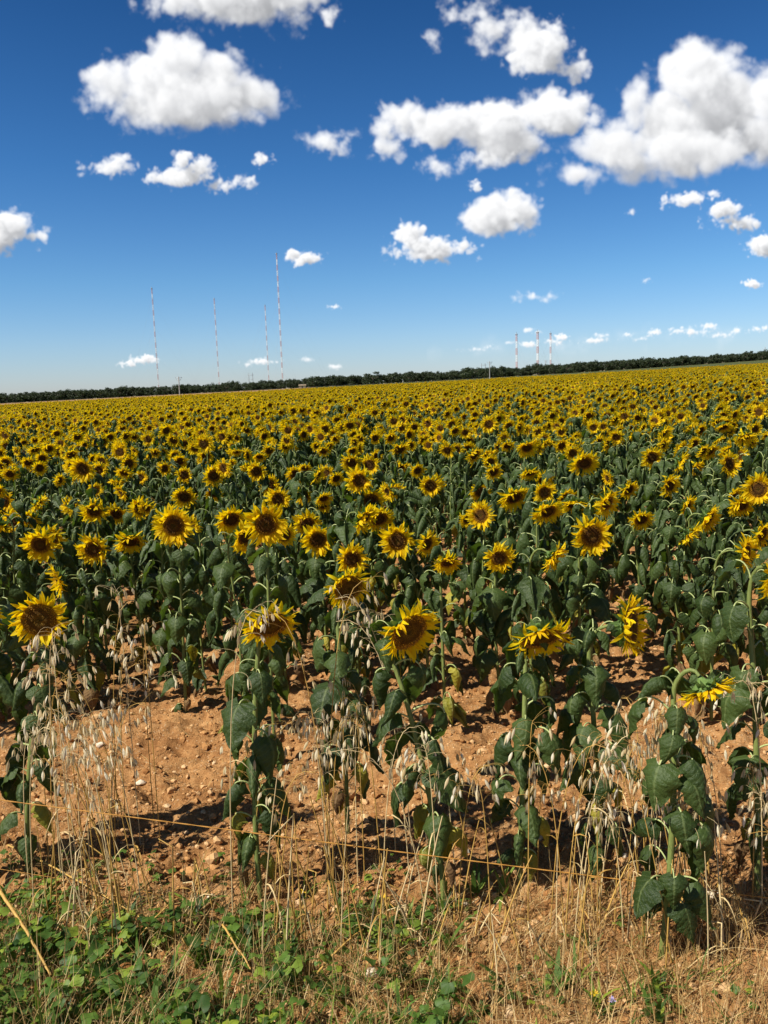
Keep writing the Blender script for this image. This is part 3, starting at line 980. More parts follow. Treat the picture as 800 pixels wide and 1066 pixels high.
# bare dry stalks near the bottom edge
SC_ = [(70, 40, 2.35, 16, (780, 900)), (210, 60, 2.3, 9, (850, 960)), (320, 55, 2.3, 15, (800, 930)), (400, 35, 2.3, 10, (880, 960)),
       (460, 60, 2.3, 11, (830, 960)), (620, 40, 2.25, 10, (820, 900)), (670, 50, 2.2, 12, (800, 930)), (760, 50, 2.2, 11, (850, 980)), (540, 60, 2.15, 9, (900, 1000))]
for cx, sx, y0, cnt, (t0, t1) in SC_:
    for k in range(cnt):
        px = ro.normal(cx, sx * 0.6); yy = y0 + ro.uniform(-0.12, 0.2); top = at(px, ro.uniform(t0, t1), yy)
        gxx = top.x + ro.normal(0, 0.07); h = max(0.12, top.z - float(gz(gxx, yy)))
        wh = 'left of the bare gap' if px < 200 else ('below the drooping sunflower' if px < 430 else ('below the nodding sunflower' if px < 580 else 'in the right corner'))
        oat(gxx, yy, h, 5000 + no, f'thin straw-coloured dry grass stalk in the verge {wh}', f'dry stalks in the verge {wh}', (top.x - gxx, ro.normal(0, 0.04)), 0, 'dry stalk').name = 'dry_grass_stalk'
        no += 1

# fallen stalks
def stalk(p0, p1, r, label, name='fallen_stalk', sag=0.02):
    a = np.array(p0); c = np.array(p1); k = a + (c - a) * 0.5 + np.array([0, 0, sag])
    P = bez(a, a + (k - a) * 0.7, k + (c - k) * 0.3, c, 16)
    P = P + np.cumsum(np.random.default_rng(int(abs(a[0]) * 997)).normal(0, 0.0009, (16, 3)), 0)
    m = MB(); tube(m, P, np.linspace(r, r * 0.6, 16), 6, 0)
    o = link(name, m.mesh(name, [M_straw])); tag(o, label, 'dry stalk'); return o


def gnd(px, py, lift=0.0):
    y = 3.0
    d = ray(px, py)
    for _ in range(6):                          # flat-land estimate, then the bumps
        z = 0.02 * d.x * y + 0.005 * y + lift
        y = (z - EYE) / d.z
    for _ in range(2):
        y = y + 0.6 * ((float(gz(d.x * y, y)) + lift - EYE) / d.z - y)
    d = d * y
    return Vector((d.x, d.y, d.z + EYE))


stalk(gnd(8, 880, 0.06), gnd(168, 970, 0.05), 0.0035, 'pale dry stalk lying slantwise from the left edge over the weeds')
stalk(gnd(0, 928, 0.16), gnd(52, 1016, 0.05), 0.0055, 'thick pale broken stalk lying at the lower left edge')
stalk(gnd(143, 978, 0.03), gnd(185, 935, 0.07), 0.003, 'short pale straw crossing the end of the slantwise stalk')
stalk(gnd(232, 963, 0.08), gnd(262, 1010, 0.05), 0.0035, 'dry straw leaning in the weeds below the drooping sunflower')
stalk(gnd(326, 1020, 0.04), gnd(380, 970, 0.08), 0.0035, 'dry straw slanting up to the right in the weeds, bottom centre')

# twine fence: two strands between posts that stand outside the picture
fz = empty('twine_fence', (0, 2.35, 0)); tag(fz, 'orange electric fence twine stretched across the verge in front of the sunflowers', 'fence')
def strand(pts, r):
    m = MB(); P = np.array(pts)
    xs = np.linspace(-3.2, 3.2, 220)
    yy = np.interp(xs, P[:, 0], P[:, 1]); zz_ = np.interp(xs, P[:, 0], P[:, 2])
    Q = np.stack([xs, yy, zz_], -1)
    for s in (0, 1):
        a = xs * 260 + s * math.pi
        tube(m, Q + np.stack([0 * xs, np.cos(a) * r * 0.5, np.sin(a) * r * 0.5], -1), r * 0.75, 5, 0)
    o = link('strand', m.mesh('strand', [M_twine]), fz); o.matrix_local = Matrix.Translation((0, -2.35, 0))
a_, b_, c_ = at(0, 833, 2.25), at(400, 885, 2.25), at(800, 935, 2.25)
def ext(a, c, x): return [x, 2.25, a.z + (c.z - a.z) * (x - a.x) / (c.x - a.x)]
strand([ext(a_, b_, -3.2), list(a_), list(b_), list(c_), ext(b_, c_, 3.2)], 0.0016)
a2, c2 = at(0, 905, 2.55), at(800, 1030, 2.45)
strand([[-3.2, 2.55, a2.z + 0.0], list(a2), list(at(400, 968, 2.5)), list(c2), [3.2, 2.45, c2.z - 0.1]], 0.0009)
for x in (-3.2, 3.2):
    m = MB(); zt = float(gz(x, 2.35)); tube(m, [(0, 0, -0.25), (0, 0, 0.4), (0, 0, 1.1)], [0.028, 0.027, 0.026], 10, 0)
    link('post', m.mesh('post', [M_wood]), fz, Matrix.Translation((x, 0, zt)))

# ------------------------------------------------------------------ stones, clods
def rock(rng, r, sub=2):
    import bmesh
    bm = bmesh.new(); bmesh.ops.create_icosphere(bm, subdivisions=sub, radius=1)
    V = np.array([v.co[:] for v in bm.verts]); F = np.array([[v.index for v in f.verts] for f in bm.faces]); bm.free()
    for k in range(6 + sub * 3):
        nrm = rng.normal(0, 1, 3); nrm /= np.linalg.norm(nrm); d = rng.uniform(0.45, 0.85)
        ex = np.clip(V @ nrm - d, 0, None); V = V - ex[:, None] * nrm * 0.9
    V = V * (1 + 0.06 * rng.normal(0, 1, (len(V), 1))) * np.array([1, rng.uniform(0.6, 1), rng.uniform(0.45, 0.8)])
    return V * r, F


rr_ = np.random.default_rng(21)
RV = [rock(rr_, 1, 1) for _ in range(14)]
m = MB()
for i in range(24000):
    y = 1.6 + rr_.gamma(1.9, 1.4)
    if y > 9: continue
    x = rr_.uniform(-0.55, 0.55) * (y + 0.6)
    s = min(0.0024 + rr_.exponential(0.0048), 0.045)
    if s < 0.0028 and y > 4: continue
    V, F = RV[i % 14]
    a = rr_.uniform(0, 6.28); c, s2 = math.cos(a), math.sin(a)
    W = V * s; W = np.stack([W[:, 0] * c - W[:, 1] * s2, W[:, 0] * s2 + W[:, 1] * c, W[:, 2]], -1)
    m.add(W + np.array([x, y, float(gz(x, y)) + s * 0.2]), F, 0)
tag(link('clods', m.mesh('clods', [M_clod], False)), 'loose reddish clods and small stones strewn over the soil', 'clods', kind='stuff')
STN = [(147, 816, 11, 'small round pale stone on the bare soil between the shadows'), (104, 776, 11, 'pale stone on the bare soil near the leftmost sunflower'), (483, 888, 13, 'flat pale stone between two front sunflower stems'),
       (673, 868, 18, 'large pale stone among oats under the sideways-turned sunflower'), (742, 932, 16, 'large pale stone right of the lowest sunflower stem'), (482, 943, 12, 'pale stone on the soil just beyond the thin twine, centre'),
       (389, 1016, 17, 'whitish stone in the weeds at the bottom centre'), (650, 893, 10, 'small beige stone below the largest pale stone'), (770, 975, 11, 'beige stone at the lower right edge'), (220, 935, 9, 'small tan stone at the edge of the weeds')]
for px, py, w, lab in STN:
    p = gnd(px, py); r = w / 2 / FPX * p.y * 1.25
    V, F = rock(rr_, r, 3); m = MB(); m.add(V, F, 0)
    o = link('stone', m.mesh('stone', [M_stone])); o.location = (p.x, p.y, p.z + r * 0.15); tag(o, lab, 'stone', 'pale stones on the soil')

# ------------------------------------------------------------------ weeds and thatch
def weedleaf(rng, r):
    """a lobed rounded leaf"""
    n = 11; a = np.linspace(-2.6, 2.6, n)
    rad = r * (0.75 + 0.25 * np.abs(np.cos(a * 1.5)) ** 0.6)
    x = r * 0.4 + rad * np.cos(a); y = rad * np.sin(a)
    z = -0.25 * np.abs(y) + 0.18 * r * np.sin(3 * a)
    V = np.vstack([[0, 0, 0], np.stack([x, y, z], -1)])
    F = [(0, i + 1, i + 2) for i in range(n - 1)]
    return V, np.array(F)


rw = np.random.default_rng(31)
WL = [weedleaf(rw, 1) for _ in range(4)]
m = MB()
def weeds(x, y, n, spread, hmax, rr):
    for _ in range(n):
        xx = x + rw.normal(0, spread); yy = y + rw.normal(0, spread)
        z = float(gz(xx, yy)); h = rw.uniform(0.01, hmax); V, F = WL[int(rw.integers(0, 4))]
        r = rr * rw.uniform(0.35, 1.3); az = rw.uniform(0, 6.28); tl_ = rw.normal(0.1, 0.45)
        M = np.array((Matrix.Translation((xx, yy, z + h)) @ Matrix.Rotation(az, 4, 'Z') @ Matrix.Rotation(tl_, 4, 'Y') @ Matrix.Diagonal((r, r, r, 1))))
        m.add(V @ M[:3, :3].T + M[:3, 3], F, 0)
        if rw.random() < 0.5:
            tube(m, [(xx + rw.normal(0, 0.01), yy + rw.normal(0, 0.01), z - 0.005), (xx, yy, z + h)], 0.0007, 3, 0, False)


for k in range(300):
    px = rw.uniform(-120, 460); py = 940 + rw.uniform(0, 1) ** 0.7 * 190
    if px > 300 and rw.random() < 0.55: continue
    if vn(px / 60, py / 32, 9) < -0.11: continue
    p = gnd(px, py); weeds(p.x, p.y, int(rw.integers(6, 14)), 0.035, 0.11 if py > 980 else 0.045, 0.019)
for px, py, n in [(90, 905, 14), (105, 908, 16), (45, 915, 14), (135, 905, 8), (210, 905, 8), (232, 912, 10), (15, 930, 30), (30, 950, 30), (60, 940, 30), (410, 920, 10), (480, 958, 14), (5, 900, 16),
                  (435, 960, 18), (420, 985, 14), (560, 1040, 22), (575, 1025, 14), (370, 940, 14), (680, 1055, 12), (775, 1050, 12), (500, 1050, 14), (380, 960, 20), (160, 915, 10), (640, 960, 6)]:
    p = gnd(px, py); weeds(p.x, p.y, n, 0.045, 0.05, 0.013)
def gblade(x, y, L, az, el, w, bend):
    t = np.linspace(0, 1, 5); e = el + bend * t
    d = np.concatenate([[0], np.cumsum(np.cos(e[:-1])) * L / 4]); zz_ = np.concatenate([[0], np.cumsum(np.sin(e[:-1])) * L / 4])
    z0 = float(gz(x, y)); C = np.stack([x + d * math.cos(az), y + d * math.sin(az), np.maximum(z0 + zz_, z0)], -1)
    s = np.array([-math.sin(az), math.cos(az), 0]) * w * 0.5 * np.array([0.5, 1.0, 1.0, 0.7, 0.08])[:, None]
    m.add(np.stack([C - s, C + s], 1).reshape(-1, 3), quads(5, 2), 0)


for k in range(260):                             # leafier rosettes and green grass between them
    px = rw.uniform(-120, 470) if rw.random() < 0.85 else rw.uniform(430, 850); py = 925 + rw.uniform(0, 1) ** 0.7 * 200
    p = gnd(px, py); wide = rw.random() < 0.45
    for j in range(int(rw.integers(5, 12))):
        gblade(p.x + rw.normal(0, 0.006), p.y + rw.normal(0, 0.006), rw.uniform(0.04, 0.13), rw.uniform(0, 6.28), rw.uniform(0.5, 1.5), rw.uniform(0.008, 0.016) if wide else rw.uniform(0.002, 0.004), rw.normal(-0.9, 0.5))
tag(link('weeds', m.mesh('weeds', [M_weed])), 'low green broad-leaved weeds covering the verge at the bottom left', 'weeds', kind='stuff')

m = MB()
def blade(x, y, L, az, el, w, bend):
    t = np.linspace(0, 1, 5); e = el + bend * t
    d = np.concatenate([[0], np.cumsum(np.cos(e[:-1])) * L / 4]); zz_ = np.concatenate([[0], np.cumsum(np.sin(e[:-1])) * L / 4])
    z0 = float(gz(x, y)); C = np.stack([x + d * math.cos(az), y + d * math.sin(az), np.maximum(z0 + zz_, z0 - 0.005)], -1)
    s = np.array([-math.sin(az), math.cos(az), 0]) * w * 0.5 * (1.05 - t)[:, None]
    m.add(np.stack([C - s, C + s], 1).reshape(-1, 3), quads(5, 2), 0)


for k in range(46000):
    px = rw.uniform(-150, 950); py = 905 + rw.uniform(0, 1) ** 0.75 * 270
    dens = 0.42 if px < 430 else 0.30
    if vn(px / 45, py / 22, 12) < -0.2 + 0.25 * (py < 960): continue
    if rw.random() > dens * np.clip((py - 895) / 70, 0.15, 1): continue
    if k % 4 == 0:
        y = 1.5 + rw.uniform(0, 0.9); x = rw.uniform(-1.6, 1.6)
    else:
        p = gnd(px, min(py, 1090)); x, y = p.x, p.y - (max(py - 1090, 0)) * 0.004
    blade(x, y, rw.uniform(0.03, 0.24), rw.uniform(0, 6.28), rw.uniform(0.1, 1.6), rw.uniform(0.0012, 0.0034), rw.normal(-0.5, 0.7))
for cx, cy, cnt in [(75, 900, 160), (272, 925, 120), (460, 940, 70), (540, 945, 110), (630, 930, 110), (770, 960, 260), (740, 985, 160), (590, 985, 100), (350, 900, 70), (20, 900, 80)]:
    for k in range(cnt):
        p = gnd(cx + rw.normal(0, 17), cy + rw.normal(0, 12))
        blade(p.x, p.y, rw.uniform(0.04, 0.17), rw.uniform(0, 6.28), rw.uniform(0.3, 1.5), rw.uniform(0.0012, 0.0032), rw.normal(-0.8, 0.8))
for k in range(2600):                            # straw litter lying on the bare soil
    y = rw.uniform(2.2, 5.5); x = rw.uniform(-0.52, 0.52) * (y + 0.3)
    blade(x, y, rw.uniform(0.02, 0.10), rw.uniform(0, 6.28), rw.uniform(0.02, 0.35), rw.uniform(0.0012, 0.004), rw.normal(-0.3, 0.3))
tag(link('dry_grass', m.mesh('dry_grass', [M_thatch])), 'matted straw-coloured dry grass along the verge and around the stems', 'dry grass', kind='stuff')

# small flowers in the verge
for px, py, mt, lab in [(400, 952, M_fl_y, 'tiny yellow flower on the soil edge, right of centre'), (315, 946, M_fl_y, 'tiny yellow flower among dry stalks, left of centre'), (403, 951, None, ''),
                        (617, 1055, M_fl_y, 'tiny yellow flower at the bottom right verge'), (636, 1063, M_fl_v, 'pale violet flower at the bottom edge')]:
    if mt is None: continue
    p = gnd(px, py); f0 = empty('wildflower', p); tag(f0, lab, 'flower')
    q = MB(); tube(q, [(0, 0, -0.01), (0.002, 0, 0.03), (0.004, 0, 0.06)], 0.0009, 4, 0); link('stem', q.mesh('stem', [M_weed]), f0)
    q = petals_geo(rw, RD=0.002, L=0.009, n=(9, 7), wilt=0.2, nt=2, nw=1); link('petals', q.mesh('petals', [mt]), f0, Matrix.Translation((0.004, 0, 0.06)))

# ------------------------------------------------------------------ far trees
def tree_geo(rng, h, w, clumps=26, per=60):
    tr = MB(); cr_ = MB()
    top = np.array([rng.normal(0, 0.3), rng.normal(0, 0.3), h * 0.62])
    tube(tr, bez(np.zeros(3), np.array([0, 0, h * 0.2]), top * 0.7, top, 7), np.linspace(h * 0.03, h * 0.012, 7), 6, 0)
    for k in range(6):
        a = rng.uniform(0, 6.28); e = np.array([math.cos(a) * w * 0.33, math.sin(a) * w * 0.33, h * rng.uniform(0.55, 0.85)])
        tube(tr, bez(top * rng.uniform(0.4, 0.8), top * 0.8, e * 0.8, e, 5), np.linspace(h * 0.012, h * 0.004, 5), 4, 0)
    for k in range(clumps):
        a = rng.uniform(0, 6.28); u_ = rng.uniform(0, 1) ** 0.5; zz_ = rng.uniform(0.12, 0.9)
        rad = w * 0.5 * math.sqrt(max(0.05, 1 - ((zz_ - 0.45) / 0.56) ** 2)) * u_
        c = np.array([math.cos(a) * rad, math.sin(a) * rad, zz_ * h]); cs = w * rng.uniform(0.10, 0.19)
        d = rng.normal(0, 1, (per, 3)); d /= np.linalg.norm(d, axis=1)[:, None]
        p = c + d * cs * rng.uniform(0.5, 1.1, (per, 1)) * np.array([1, 1, 0.8])
        s = w * 0.035
        u1 = rng.normal(0, 1, (per, 3)); u1 /= np.linalg.norm(u1, axis=1)[:, None]; u2 = np.cross(u1, d); u2 /= np.linalg.norm(u2, axis=1)[:, None] + 1e-9
        V = np.stack([p - u1 * s, p + u2 * s * 0.7, p + u1 * s, p - u2 * s * 0.7], 1)
        cr_.add(V.reshape(-1, 3), np.arange(per * 4).reshape(-1, 4), 0)
    return tr, cr_


rt = np.random.default_rng(51)
TP = []
TG = []
for k in range(6):
    tr, c_r = tree_geo(rt, 8, rt.uniform(7, 9.5))
    TG.append((tr, c_r))
    mm = MB(); mm.addT(tr, Matrix.Identity(4)); mm.addT(c_r, Matrix.Identity(4), {0: 1})
    TP.append(bpy.data.objects.new('tree_shape', mm.mesh('tree_shape', [M_bark, M_foliage])))
pts = []; sc = []
for x in np.arange(-560, 560, 2.6):
    for rown in range(3):
        if rown and rt.random() < 0.25: continue
        yy = tl(x) + rown * 7 + rt.normal(0, 2); xx = x + rt.normal(0, 1.6)
        pts.append((xx, yy, float(land(xx, yy)) - 0.3)); sc.append(np.clip(0.81 + 0.24 * vn(xx / 26, 3, 1) + 0.16 * vn(xx / 9, 1, 2) + rt.normal(0, 0.07), 0.55, 1.35))
n = len(pts); rot = np.zeros((n, 3)); rot[:, 2] = rt.uniform(0, 6.28, n)
scatter('woodland', TP, np.array(pts), rot, np.array(sc), rt.integers(0, 6, n), 'dark far-off band of trees along the horizon behind the field', 'woods')
tme = [(a.mesh('trunk', [M_bark]), b.mesh('crown', [M_foliage])) for a, b in TG]
for px, hpx, wpx, lab in [(389, 15, 24, 'tall round tree rising above the woods just left of the middle'), (326, 12, 18, 'dark round tree in the woods right of the tallest mast'),
                          (23, 12, 18, 'rounded tree near the left end of the woods'), (492, 13, 22, 'broad tree in the woods just left of the three short masts'), (235, 11, 14, 'tree in the woods left of the tall thin masts pair'),
                          (590, 11, 18, 'tree in the woods right of the three short masts')]:
    y = tl(0) - 12; x = ray(px, 400).x * y
    o = empty('broadleaf_tree', (x, y, float(land(x, y)) - 0.3)); tag(o, lab, 'tree', 'trees standing out of the far woods')
    k = int(rt.integers(0, 6)); s = hpx / FPX * y / 8.4; sx = wpx / FPX * y / 8.5
    for nm, me_ in zip(('trunk', 'crown'), tme[k]):
        c = link(nm, me_, o, Matrix.Diagonal((sx, sx, s, 1)))

# ------------------------------------------------------------------ masts and poles
def gbase(px, y):
    x = ray(px, 400).x * y
    return x, float(land(x, y))


def mast(px_top, py_top, px_base, y, w, band, label, group):
    d = ray(px_top, py_top); ztop = d.z * y + EYE; x = d.x * y
    z0 = float(land(x, min(y, 900))); h = ztop - z0
    root = empty('radio_mast', (x, y, z0)); tag(root, label, 'radio mast', group)
    m = MB(); nb = int(round(h / band)); seg = h / nb
    A = [(w * 0.58 * math.cos(a), w * 0.58 * math.sin(a)) for a in (0.5, 2.6, 4.7)]
    tk = w * 0.07
    for k in range(nb):
        mat = 0 if (nb - 1 - k) % 2 == 0 else 1
        zs = [k * seg + q * seg / 3 for q in range(4)]
        for ax, ay in A:
            tube(m, [(ax, ay, zs[0]), (ax, ay, zs[-1])], tk, 4, mat, False)
        for q in range(3):
            for j in range(3):
                a, b2 = A[j], A[(j + 1) % 3]
                tube(m, [(*a, zs[q]), (*b2, zs[q + 1])], tk * 0.75, 3, mat, False)
                tube(m, [(*b2, zs[q]), (*a, zs[q + 1])], tk * 0.75, 3, mat, False)
    link('lattice', m.mesh('lattice', [M_red, M_white], False), root)
    for lev in (0.35, 0.65, 0.93):
        for a in (0.5, 2.6, 4.7):
            q = MB(); r = h * 0.42
            ex, ey = x + r * math.cos(a), y + r * math.sin(a)
            tube(q, [(0, 0, h * lev), (r * math.cos(a), r * math.sin(a), 0)], 0.03, 3, 0, False)
            link('guy_wire', q.mesh('guy_wire', [M_steel]), root)
    m = MB(); box(m, (-w * 0.7, -w * 0.7, h), (w * 0.7, w * 0.7, h + w * 0.3), 0); tube(m, [(0, 0, h), (0, 0, h + w * 1.5)], w * 0.1, 5, 0)
    link('top_lamp', m.mesh('top_lamp', [M_steel]), root)


G = 'tall thin red and white masts behind the woods'
mast(158, 300, 165, 1400, 1.9, 8.8, 'leftmost of the tall thin red and white masts', G)
mast(223, 311, 229, 1450, 1.7, 8.8, 'faint thin mast standing alone between the leftmost mast and the close pair', G)
mast(276, 318, 280, 1500, 1.6, 8.8, 'shorter mast of the close pair of thin masts', G)
mast(288, 264, 295, 1350, 2.0, 8.2, 'tallest mast, right one of the close pair', G)
G = 'short thick red and white masts right of centre'
mast(538, 348, 538, 1000, 2.0, 8.0, 'left one of the three short red and white masts', G)
mast(560, 346, 560, 1000, 2.3, 8.0, 'middle one of the three short red and white masts, widest', G)
mast(573.5, 347, 574, 1020, 1.8, 8.0, 'right one of the three short red and white masts', G)


def pole(px, py_top, y, label, kind):
    d = ray(px, py_top); x = d.x * y; z0 = float(land(x, y)); h = d.z * y + EYE - z0
    root = empty('utility_pole', (x, y, z0)); tag(root, label, 'utility pole')
    if kind == 'H':
        for s in (-1, 1):
            m = MB(); tube(m, [(s * 1.3, 0, 0), (s * 1.5, 0, h * 0.6), (s * 1.3, 0, h)], [0.28, 0.22, 0.16], 6, 0); link('post', m.mesh('post', [M_steel]), root)
        m = MB(); box(m, (-2.3, -0.12, h * 0.86), (2.3, 0.12, h * 0.86 + 0.25)); box(m, (-1.5, -0.1, h * 0.6), (1.5, 0.1, h * 0.6 + 0.2)); link('crossarm', m.mesh('crossarm', [M_steel]), root)
    else:
        m = MB(); tube(m, [(0, 0, 0), (0, 0, h)], [0.24, 0.15], 8, 0); link('post', m.mesh('post', [M_concrete]), root)
        for zz_, ww in (((h - 0.5, 1.3), (h - 1.3, 0.9)) if kind == 'T' else ((h - 1.8, 1.9),)):
            m = MB(); box(m, (-ww, -0.08, zz_ - 0.08), (ww, 0.08, zz_ + 0.08))
            c = link('crossarm', m.mesh('crossarm', [M_steel]), root)
            for sx in (-0.9, 0, 0.9):
                q = MB(); tube(q, [(sx * ww, 0, zz_ + 0.083), (sx * ww, 0, zz_ + 0.33)], [0.07, 0.05], 6, 0); link('insulator', q.mesh('insulator', [M_dark]), c)


pole(186, 392, 330, 'slim pale utility pole in front of the woods on the left', 'T')
pole(261, 388, 640, 'twin-legged pylon top above the woods left of the tallest mast', 'H')
pole(503.5, 378, 640, 'twin-legged pylon left of the short masts', 'H')
pole(510, 376, 420, 'tall concrete pole beside the twin-legged pylon', 'T')
pole(568.5, 375, 640, 'small dark pole between the middle and right short masts', 'T')
pole(797, 361, 660, 'cross-shaped utility pole at the right edge above the woods', 'X')

# small farm hut
x, z = gbase(315, 440)
hut = empty('farm_hut', (x, 440, z)); hut.scale = (0.6, 0.6, 0.6); tag(hut, 'tiny tan hut at the far field edge under the woods', 'hut')
m = MB(); box(m, (-3, -2, 0), (3, 2, 2.0)); link('wall', m.mesh('wall', [M_render], False), hut)
m = MB(); m.add([(-3.3, -2.3, 2.62), (3.3, -2.3, 2.62), (3.3, 2.3, 2.62), (-3.3, 2.3, 2.62), (-3.3, 0, 3.7), (3.3, 0, 3.7)], [(0, 1, 5, 4), (2, 3, 4, 5), (0, 3, 2, 1)]); m.add([(-3.3, -2.3, 2.62), (-3.3, 0, 3.7), (-3.3, 2.3, 2.62), (3.3, -2.3, 2.62), (3.3, 2.3, 2.62), (3.3, 0, 3.7)], [(0, 1, 2), (3, 4, 5)])
link('roof', m.mesh('roof', [M_tile], False), hut)
m = MB(); box(m, (-0.5, -2.05, 0), (0.5, -2.003, 2.0)); link('door', m.mesh('door', [M_dark], False), hut)

# ------------------------------------------------------------------ sky: Nishita plus a cloud field simulated in 3D and stored by direction
SUN = Vector((-0.60, -0.30, 0.74)).normalized()
elev = math.asin(SUN.z); az = math.atan2(SUN.x, SUN.y)       # from +Y, clockwise towards +X
RES = 1000; U0, U1, V0, V1 = -0.80, 0.80, -0.02, 0.78
CW, CH = int((U1 - U0) * RES), int((V1 - V0) * RES)
canvas = np.zeros((CH, CW, 4)); canvas[..., :3] = 0.75
rc = np.random.default_rng(13)


def up1(a, n, axis, off, per):
    x = off + np.arange(n) / per; i = np.floor(x).astype(int); f = x - i; f = f * f * (3 - 2 * f)
    A = np.take(a, i, axis=axis); B = np.take(a, i + 1, axis=axis)
    sh = [1, 1, 1]; sh[axis] = n; f = f.reshape(sh)
    return A * (1 - f) + B * f


def vnoise3(shape, per):
    a = rc.random([int(n / per) + 3 for n in shape]).astype(np.float32)
    for ax, n in enumerate(shape):
        a = up1(a, n, ax, rc.random(), per)
    return a - 0.5


def cloud(blobs, opac=1.0, rough=1.0, wisp=0.0, shade=1.0):
    B = []
    for px, py, rx, ry in blobs:
        c = ray(px, py); ex = ray(px + rx, py) - c; ey = ray(px, py - ry) - c
        B.append(((c.x - U0) * RES, (c.z - V0) * RES, abs(ex.x) * RES, abs(ey.z) * RES))
    B = np.array(B)
    pad = 0.35 * max(B[:, 2].max(), B[:, 3].max()) + 8
    x0 = int(max(0, (B[:, 0] - B[:, 2]).min() - pad)); x1 = int(min(CW, (B[:, 0] + B[:, 2]).max() + pad))
    y0 = int(max(0, (B[:, 1] - B[:, 3]).min() - pad)); y1 = int(min(CH, (B[:, 1] + B[:, 3]).max() + pad))
    if x1 - x0 < 4 or y1 - y0 < 4: return
    R_ = float(np.mean(np.sqrt(B[:, 2] * B[:, 3])))
    big = float(np.sqrt(B[:, 2] * B[:, 3]).max())
    dz = max(1.0, big / 20)
    nz = int(2 * big * 1.15 / dz) + 4
    gx_ = np.arange(x0, x1, dtype=np.float32); gy_ = np.arange(y0, y1, dtype=np.float32); gzz = (np.arange(nz, dtype=np.float32) - nz / 2) * dz
    f = np.full((nz, len(gy_), len(gx_)), -3.0, np.float32)
    for bx_, by_, rx, ry in B:
        rz = math.sqrt(rx * ry); oz = rc.normal(0, 0.25) * rz
        q = np.sqrt(((gx_ - bx_) / rx)[None, None, :] ** 2 + ((gy_ - by_) / ry)[None, :, None] ** 2 + ((gzz - oz) / rz)[:, None, None] ** 2)
        f = np.maximum(f, (1 - q) * (min(rx, ry) / R_))
    sh = f.shape
    # isotropic fractal noise (no lattice), plus puffs with sharp valleys between them
    S2 = tuple(int(n * 1.0) for n in sh)
    kz = np.fft.fftfreq(sh[0], dz)[:, None, None]; ky = np.fft.fftfreq(sh[1])[None, :, None]; kx = np.fft.rfftfreq(sh[2])[None, None, :]
    kk = np.sqrt(kz ** 2 + ky ** 2 + kx ** 2) + 1e-6
    def field(flt):
        F_ = np.fft.rfftn(rc.standard_normal(sh).astype(np.float32)) * flt
        a = np.fft.irfftn(F_, s=sh).astype(np.float32); return a / (a.std() + 1e-9)
    k0 = 1.0 / (R_ * 1.6)
    fb = field(np.where(kk > k0 * 0.5, (kk / k0) ** -2.05, 0.6) * np.exp(-(kk / 0.42) ** 2))
    ns = 0.17 * rough * fb * (1 + 0.6 * wisp)
    am = 0.20 * rough * (1 - wisp); kc = k0 * 1.5
    while kc < 0.22:
        bnd = np.abs(field(np.exp(-((np.log(kk / kc)) / 0.42) ** 2) / kk))
        ns += am * (bnd - 0.8); am *= 0.48; kc *= 1.95
    d = f + ns + 0.005
    dens = np.clip(d * (1.35 - 0.75 * wisp), 0, 1) * opac
    dens = dens * dens * (3 - 2 * dens)
    # light: optical depth towards the sun (left, up, a little in front)
    ext = 0.125 * 28 / max(big, 10)
    sd = np.array([-0.60, 0.74, -0.30]); sd /= np.linalg.norm(sd)
    tau = np.zeros(sh, np.float32); dist = 0; st = 1.0
    while dist < big * 2.2:
        dist += st
        ox, oy, oz = int(round(sd[0] * dist)), int(round(sd[1] * dist)), int(round(sd[2] * dist / dz))
        shf = np.zeros_like(dens)
        zs = slice(max(0, -oz), sh[0] - max(0, oz)); zt = slice(max(0, oz), sh[0] + min(0, oz))
        ys = slice(0, sh[1] - oy) if oy >= 0 else slice(-oy, sh[1]); yt = slice(oy, sh[1]) if oy >= 0 else slice(0, sh[1] + oy)
        xs = slice(-ox, sh[2]) if ox < 0 else slice(0, sh[2] - ox); xt = slice(0, sh[2] + ox) if ox < 0 else slice(ox, sh[2])
        if sh[1] - abs(oy) < 2 or sh[2] - abs(ox) < 2 or sh[0] - abs(oz) < 2: break
        shf[zs, ys, xs] = dens[zt, yt, xt]
        tau += shf * st; st *= 1.16
    for ax_ in (0, 1, 2):
        tau = (tau + np.roll(tau, 1, ax_) + np.roll(tau, -1, ax_)) / 3
    tau *= ext * shade
    lum = 0.55 * np.exp(-tau * 1.5) + 0.45 * np.exp(-tau * 0.34)
    hgt = np.clip((gy_ - gy_[0]) / max(1, (gy_[-1] - gy_[0])), 0, 1)[None, :, None]
    sky = 0.27 + 0.20 * hgt
    T = np.ones(sh[1:], np.float32); L = np.zeros(sh[1:], np.float32)
    e2 = 1 - np.exp(-dens * dz * ext * 2.8)
    bl = np.zeros(sh[1:], np.float32)
    for k in range(sh[0]):
        w = T * e2[k]; L += w * (sky[0] + 0.72 * lum[k]); bl += w * (1 - lum[k]); T *= 1 - e2[k]
    A = 1 - T
    Lc = np.where(A > 1e-3, L / np.maximum(A, 1e-3), 0.8); bl = np.where(A > 1e-3, bl / np.maximum(A, 1e-3), 0)
    colr = np.stack([Lc * (1 - 0.055 * bl), Lc * (1 - 0.035 * bl), Lc * (1 + 0.01 * bl)], -1)
    # fade at the volume border
    reg = canvas[y0:y1, x0:x1]
    reg[..., :3] = reg[..., :3] * (1 - A[..., None]) * (reg[..., 3:] > 0) + colr * np.where(reg[..., 3:] > 0, A[..., None], 1.0)
    reg[..., 3] = 1 - (1 - reg[..., 3]) * (1 - A)


